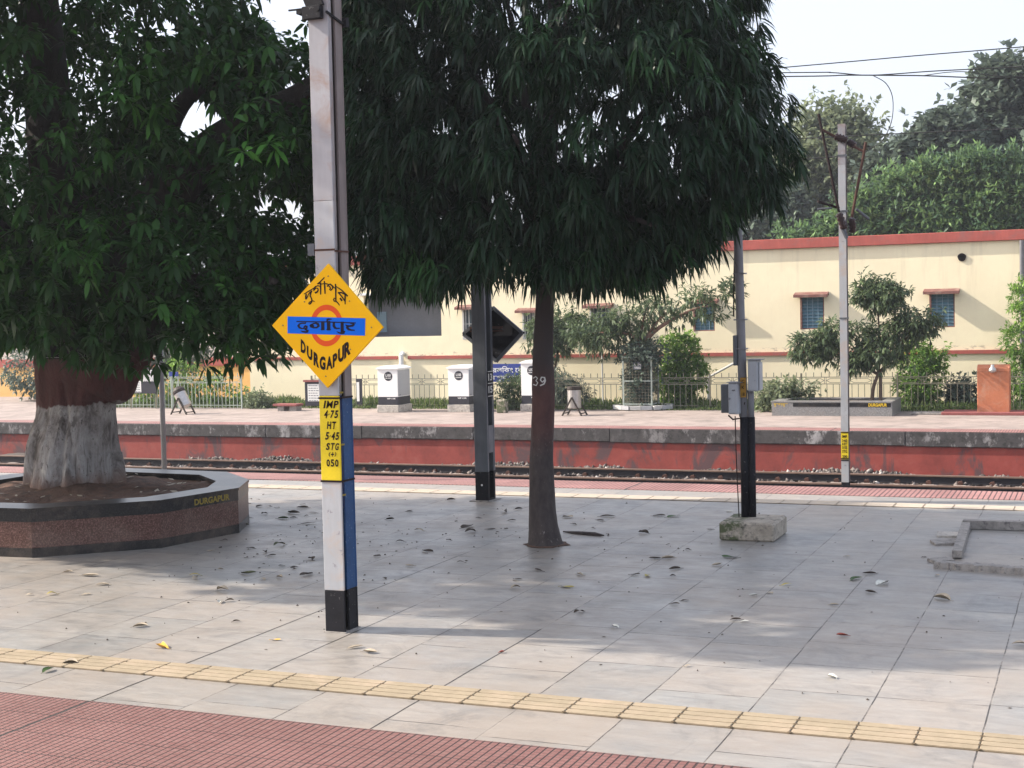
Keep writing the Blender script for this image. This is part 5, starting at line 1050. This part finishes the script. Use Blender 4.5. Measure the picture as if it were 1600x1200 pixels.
limbpath([at(130, 450, 12.4), (-10.4, 13.4, 3.8), (-10.2, 14.4, 5)], [.3, .18, .06])
b.build("branch", MAT['bark_big'], bt, smooth=True)
lobes = [((-10.5, 11.8, 4.7), (2.9, 2.25, 2.7)), ((-12.0, 9.9, 5.4), (2.5, 2.1, 1.9)), ((-8.85, 12.1, 2.55), (1.55, 1.9, .85)), ((-11.6, 11.2, 2.75), (1.7, 1.7, 1.05)), ((-10.2, 11.4, 6.8), (2.5, 2.0, 1.5)), ((-13.6, 11.5, 5.2), (2.8, 2.2, 2.4)), ((-7.75, 12.4, 3.4), (.75, 1.2, 1.5)), ((-9.9, 8.3, 5.5), (1.6, 1.3, 1.2)), ((-9.95, 11.0, 2.35), (1.25, .55, .5)), ((-8.2, 11.9, 2.1), (1.0, 1.2, .5)), ((-11.2, 11.0, 2.2), (.6, .9, .6)), (tuple(at(425, 130, 12.2)), (.62, .9, .75)), (tuple(at(460, 240, 12.0)), (.5, .9, .55)), ((-9.0, 9.6, 6.3), (1.3, 1.2, 1.0)), ((-9.3, 13.0, 3.6), (1.9, 1.1, 1.6))]
vd = [rayvoid(300, 178, 38, 7.5, 16), rayvoid(275, 150, 22, 7.5, 16), rayvoid(345, 185, 22, 7.5, 16), rayvoid(345, 320, 13, 7.5, 16), rayvoid(445, 22, 34, 7.5, 16), rayvoid(415, 5, 22, 7.5, 16), rayvoid(455, 322, 22, 7.5, 16), rayvoid(410, 318, 16, 7.5, 16), rayvoid(380, 300, 10, 7.5, 16), rayvoid(135, 190, 9, 8, 16), rayvoid(180, 95, 6, 8, 16)]
# keep the leaves off the lower trunk, the white bark must show
vd += [((-9.95, 12.25, .4), (-9.95, 12.25, 1.3), .95, .95), ((-9.8, 9.5, 1.15), (-9.9, 12.2, 1.15), .5, .7)]
T, Do, tb = boughs(lobes, 380, 9, 5, np.array([.34, .34, .24]), .13, rg, .78, 1.8, vd)
T2, D2 = shell_points(lobes, 5500, rg, .35, 1.9, vd); T = np.concatenate([T, T2]); Do = np.concatenate([Do, D2]); tb = np.concatenate([tb, rg.uniform(0, .25, len(T2))])  # darker inner tint puts the crown's own shade into leaf colour
ok = (T[:, 2] > 1.66) & cull_voids(T, vd) & inside(T, lobes, 1.08); T, Do, tb = T[ok], Do[ok], tb[ok]; n0 = len(T)
A = unit(Do*[1, 1, .6]+[0, 0, .35]+rg.normal(0, .35, (n0, 3))); U = unit(np.cross(A, rg.normal(0, 1, (n0, 3)))); V = np.cross(A, U)
K = 8; ph = (np.arange(K)[None]*2*math.pi/K+rg.uniform(0, 6, (n0, 1))+rg.normal(0, .2, (n0, K))).reshape(-1)[:, None]
P = np.repeat(T, K, 0); n = len(P); D = unit(np.cos(ph)*np.repeat(U, K, 0)+np.sin(ph)*np.repeat(V, K, 0)+np.repeat(A, K, 0)*rg.uniform(.0, .5, (n, 1))+[0, 0, -.26])
sc = np.repeat(rg.uniform(.75, 1.15, n0), K); L = rg.uniform(.11, .18, n)*sc; W = L*rg.uniform(.28, .38, n); ti = np.clip(np.repeat(tb, K)+rg.uniform(0, .25, n), 0, 1)
leaf_mesh("crown", P+D*.012, D, L, W, ti, MAT['leaf_big'], bt, droop=.38, seed=2)
# out-of-view lobes of the crown above are shaped to shade the platform
# leaf litter on the soil of the planter
b = MB(); rr = random.Random(5)
for k in range(70):
    a_ = rr.uniform(0, 6.28); q = rr.uniform(.45, 1.25); x, y = -9.7+q*math.cos(a_), 11.9+q*math.sin(a_)*.9; l = rr.uniform(.05, .12); w = l*.2; t_ = rr.uniform(0, 3.1); z = soilz(x, y)+.02
    u = Vector((math.cos(t_), math.sin(t_), rr.uniform(-.1, .2))); v = Vector((-math.sin(t_), math.cos(t_), rr.uniform(-.3, .3))); c = Vector((x, y, z)); b.add([c-u*l/2, c+v*w, c+u*l/2, c-v*w], [(0, 1, 2, 3)])
tag(b.build("leaf_litter", LM['p']), "small dry leaf litter strewn over the red soil inside the granite planter", "leaf litter", kind="stuff")

# --- plants and trees beyond the tracks
def veg(name, label, cat, root, lobes, mat, n, L, W, seed, trunk=None, droop=.3, down=-.2, inner=.45, clump=6, spread=.12, bark='bark', group=None, zmin=-9, simple=True, crown="crown"):
    r = np.random.default_rng(seed); t = thing(name, label, cat, root, group)
    C, Dn = shell_points(lobes, max(1, n//clump//4), r, inner, zmin); T = np.repeat(C, clump, 0)+r.normal(0, spread, (len(C)*clump, 3)); Do = np.repeat(Dn, clump, 0); tt = np.repeat(r.uniform(0, .7, len(C)), clump)
    P = np.repeat(T, 4, 0); Do = np.repeat(Do, 4, 0); m = len(P); D = unit(Do*.7+r.normal(0, .6, (m, 3))+[0, 0, down]); ti = np.clip(np.repeat(tt, 4)+r.uniform(0, .4, m), 0, 1)
    leaf_mesh(crown, P, D, L*r.uniform(.7, 1.2, m), W*r.uniform(.7, 1.2, m), ti, mat, t, droop=droop, simple=simple, seed=seed)
    if trunk:
        b = MB()
        for pts, rd in trunk: limbpath(pts, rd, 9, b)
        b.build("trunk", MAT[bark], t, smooth=True)
    return t
def lob_px(list_, Y, dep=.8):
    out = []
    for x, y, rx, ry in list_: c = at(x, y, Y); k = Y*1.05/FPX; out.append(((c.x, c.y, c.z), (rx*k, (rx+ry)*.5*k*dep, ry*k)))
    return out
YT = gy0+.3
r0 = at(997, 640, YT); f0 = at(1001, 540, YT)
veg("small_tree", "small spreading tree growing out of the iron tree guard", "tree", (r0.x, YT, FZ), lob_px([(985, 503, 38, 18), (1030, 480, 42, 16), (1080, 472, 34, 17), (1110, 488, 20, 16), (1142, 452, 14, 10), (948, 530, 34, 16), (912, 520, 26, 18), (960, 505, 28, 16)], YT), MAT['leaf_mango'], 4300, .19, .05, 31,
    [([Vector((f0.x, YT, FZ+.1)), Vector((f0.x-.02, YT, at(1000, 580, YT).z)), f0], [.10, .09, .08]), ([f0, at(1030, 512, YT), at(1080, 485, YT), at(1110, 478, YT)], [.07, .055, .04, .02]), ([f0, at(1025, 505, YT), at(1050, 480, YT)], [.05, .03, .015]), ([f0, at(985, 522, YT), at(945, 520, YT), at(915, 522, YT)], [.06, .04, .03, .015]), ([f0, at(1004, 505, YT), at(1012, 478, YT)], [.05, .03, .015])], bark='bark_red', clump=7, spread=.13, droop=.5, down=-.45)
veg("creeper", "dark green creeper climbing inside the iron tree guard", "creeper", (r0.x, YT, FZ), [(((gx0+gx1)/2, YT, (gzt+FZ)/2), ((gx1-gx0)/2*.9, .22, (gzt-FZ)/2*.98)), (((gx0+gx1)/2+.1, YT, gzt+.1), (.62, .4, .26))], MAT['leaf_far'], 8000, .10, .06, 32, inner=.1, zmin=FZ+.12)
veg("bushy_tree", "leafy dark tree half hidden behind the slim tree trunk", "tree", (at(872, 620, 37.3).x, 37.3, FZ), lob_px([(885, 505, 32, 18), (872, 530, 24, 26), (915, 512, 26, 16), (840, 520, 20, 20)], 37.3), MAT['leaf_mango'], 4200, .17, .055, 33, [([at(866, 640, 37.3), at(867, 580, 37.3), at(876, 530, 37.3)], [.05, .04, .03])], droop=.5, down=-.4)
Yb = 37.2
veg("shrub", "tall bright green shrub just right of the iron tree guard", "shrub", (at(1063, 640, Yb).x, Yb, FZ), lob_px([(1062, 545, 27, 26), (1050, 585, 26, 28), (1085, 582, 20, 26), (1060, 612, 26, 22)], Yb), MAT['leaf_bright'], 8500, .115, .06, 34, [([at(1062, 645, Yb), at(1060, 600, Yb), at(1063, 550, Yb)], [.03, .025, .01])], spread=.09)
veg("shrub", "dark drooping shrub behind the litter bin right of the slim tree", "shrub", (at(888, 640, 37).x, 37, FZ), lob_px([(875, 605, 26, 26), (900, 618, 18, 14)], 37), MAT['leaf_far'], 2600, .13, .035, 35, droop=.6, down=-.5)
veg("shrub", "grey green bush growing in front of the royal blue board", "shrub", (at(802, 640, 35.9).x, 35.75, FZ), lob_px([(800, 612, 20, 22), (812, 600, 14, 18), (795, 632, 18, 12)], 35.75), MAT['leaf_mango'], 2600, .11, .04, 36, droop=.4)
veg("shrub", "low pale weed between the junction box pole and the grey granite planter", "shrub", (at(1235, 640, 35.6).x, 35.6, FZ), lob_px([(1222, 615, 30, 12), (1250, 610, 24, 10), (1215, 628, 30, 12)], 35.6), MAT['leaf_far_pale'], 2600, .13, .07, 37, droop=.3, down=.1)
Yp = yg+.8
f1 = at(1372, 585, Yp); base = at(1368, 640, Yp)
veg("small_tree", "small layered tree standing in the grey granite planter", "tree", (base.x, Yp, FZ), lob_px([(1376, 462, 33, 20), (1352, 458, 18, 18), (1272, 541, 34, 16), (1305, 522, 24, 18), (1375, 548, 36, 20), (1432, 500, 34, 14), (1408, 518, 28, 16), (1335, 562, 26, 16), (1350, 520, 16, 10)], Yp), MAT['leaf_mango'], 10500, .17, .05, 38,
    [([base-Vector((.1, 0, .3)), at(1364, 610, Yp), f1], [.05, .045, .04]), ([base+Vector((.12, 0, -.3)), at(1376, 610, Yp), f1+Vector((.05, .05, 0))], [.05, .045, .04]), ([f1, at(1345, 570, Yp), at(1300, 550, Yp)], [.04, .03, .015]), ([f1, at(1375, 540, Yp), at(1371, 480, Yp)], [.04, .03, .015]), ([f1, at(1400, 550, Yp), at(1430, 510, Yp)], [.04, .03, .015])], clump=7, spread=.11, droop=.5, down=-.4)
Yb = 36.9
veg("shrub", "bright green shrub right of the small layered tree", "shrub", (at(1435, 640, Yb).x, Yb, FZ), lob_px([(1432, 560, 26, 30), (1448, 590, 26, 34), (1425, 610, 24, 26), (1465, 560, 12, 18)], Yb), MAT['leaf_bright'], 6500, .11, .055, 39, [([at(1436, 645, Yb), at(1434, 590, Yb), at(1430, 545, Yb)], [.03, .02, .01])], spread=.09)
veg("shrub", "low dark broad leaved shrub left of the orange water stand", "shrub", (at(1500, 640, 37).x, 37, FZ), lob_px([(1505, 620, 20, 20), (1490, 628, 18, 14)], 37), MAT['leaf_far'], 1800, .14, .08, 40)
veg("feathery_tree", "feathery green tree at the right edge behind the orange water stand", "tree", (at(1608, 640, 37.2).x, 37.2, FZ), lob_px([(1612, 470, 32, 34), (1606, 535, 36, 30), (1604, 590, 28, 26), (1606, 625, 28, 22)], 37.2), MAT['leaf_bright'], 7500, .13, .04, 41, [([at(1612, 645, 37.2), at(1612, 560, 37.2), at(1612, 450, 37.2)], [.05, .04, .02])], spread=.08, droop=.2)
veg("shrub", "tangle of green bushes behind the pale iron fence at left", "shrub", (at(330, 640, 36.6).x, 36.6, FZ), lob_px([(330, 610, 40, 26), (375, 622, 24, 16), (285, 590, 26, 40), (240, 615, 40, 26)], 36.6), MAT['leaf_bright'], 6000, .12, .05, 42)
veg("shrub", "sprawling weed clump beside the maroon slab seat", "shrub", (at(412, 640, 35.9).x, 35.9, FZ), lob_px([(402, 628, 20, 12), (415, 636, 16, 8)], 35.9), MAT['leaf_far_pale'], 1600, .12, .05, 43)
veg("bushy_tree", "dark bushy tree behind the pale iron fence at left", "tree", (at(285, 640, 39).x, 39, FZ), lob_px([(290, 545, 46, 40), (240, 560, 40, 46), (60, 580, 80, 46), (150, 560, 60, 40)], 39), MAT['leaf_far'], 9000, .16, .07, 44, [([at(290, 645, 39), at(288, 600, 39), at(290, 550, 39)], [.1, .08, .05])])
# tall trees far behind the building
def far(label, name, lobes, Y, mat, n, L, W, seed, **k):
    lb = lob_px(lobes, Y, .7); x = sum(l[0][0] for l in lb)/len(lb); zt = sum(l[0][2] for l in lb)/len(lb)
    return veg(name, label, "tree", (x, Y, -.6), lb, mat, n, L, W, seed, [([Vector((x, Y, -.8)), Vector((x+.2, Y, zt*.5)), Vector((x, Y, zt))], [.35, .28, .12])], group="tall trees beyond the station building", **k)
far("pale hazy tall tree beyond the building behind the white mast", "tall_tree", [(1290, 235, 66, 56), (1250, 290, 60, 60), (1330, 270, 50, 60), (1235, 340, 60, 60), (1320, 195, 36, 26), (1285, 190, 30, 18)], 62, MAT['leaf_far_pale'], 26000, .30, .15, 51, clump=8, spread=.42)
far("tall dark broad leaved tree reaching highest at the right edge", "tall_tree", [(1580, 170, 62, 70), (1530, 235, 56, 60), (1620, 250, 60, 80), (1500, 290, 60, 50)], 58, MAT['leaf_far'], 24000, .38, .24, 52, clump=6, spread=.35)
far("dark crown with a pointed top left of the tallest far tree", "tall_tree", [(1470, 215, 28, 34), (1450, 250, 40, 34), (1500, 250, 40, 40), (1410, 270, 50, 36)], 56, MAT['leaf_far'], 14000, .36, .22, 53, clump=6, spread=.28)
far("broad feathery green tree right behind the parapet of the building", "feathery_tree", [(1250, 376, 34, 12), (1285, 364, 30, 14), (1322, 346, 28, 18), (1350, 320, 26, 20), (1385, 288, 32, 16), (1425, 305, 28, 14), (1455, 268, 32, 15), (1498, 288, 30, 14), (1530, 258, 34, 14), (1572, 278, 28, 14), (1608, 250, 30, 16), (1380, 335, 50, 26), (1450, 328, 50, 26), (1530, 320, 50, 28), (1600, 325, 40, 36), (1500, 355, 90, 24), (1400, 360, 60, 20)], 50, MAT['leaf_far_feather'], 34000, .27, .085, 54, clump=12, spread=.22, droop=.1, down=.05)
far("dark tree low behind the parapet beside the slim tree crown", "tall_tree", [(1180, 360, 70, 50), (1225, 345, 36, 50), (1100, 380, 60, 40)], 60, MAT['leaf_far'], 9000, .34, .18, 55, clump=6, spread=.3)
# grass along the fence
def grass(name, label, x0, x1, y0, y1, n, h, seed):
    r = np.random.default_rng(seed); P = np.stack([r.uniform(x0, x1, n), r.uniform(y0, y1, n), np.full(n, FZ)], 1)
    amp = .5+.5*np.sin(P[:, 0]*1.7+np.sin(P[:, 0]*.6)*3)*np.cos(P[:, 1]*2.1+P[:, 0]); D = unit(r.normal(0, .35, (n, 3))+[0, 0, 1]); L = h*r.uniform(.4, 1, n)*(.35+.75*amp)
    o = leaf_mesh(name, P, D, L, r.uniform(.02, .045, n), r.random(n), MAT['leaf_grass'], None, droop=.5, simple=True, seed=seed, origin=(P[0, 0], P[0, 1], FZ)); return tag(o, label, "grass", kind="stuff")
grass("grass", "green grass and weeds along the foot of the iron fence and cream building", -30, 2.4, 36.05, 38.3, 30000, .42, 61)
grass("grass", "sparse weeds on the platform side of the iron fence", -28, 2, 35.75, 36.15, 5000, .16, 62)

# ---------------------------------------------------------------- haze in the air
def haze(density):
    b = MB().box(-90, 90, -8, 130, -3.4, 22); m = bpy.data.materials.new("haze_air"); m.use_nodes = True; n = m.node_tree.nodes; l = m.node_tree.links
    n.remove(n["Principled BSDF"]); v = n.new("ShaderNodeVolumePrincipled"); v.inputs["Density"].default_value = density; v.inputs["Color"].default_value = (.86, .91, 1, 1); v.inputs["Anisotropy"].default_value = .35
    l.new(v.outputs[0], n["Material Output"].inputs["Volume"]); o = b.build("haze", m); tag(o, kind="stuff"); return o
HAZE = 0.0008
if HAZE > 0: haze(HAZE); scene.cycles.volume_bounces = 0
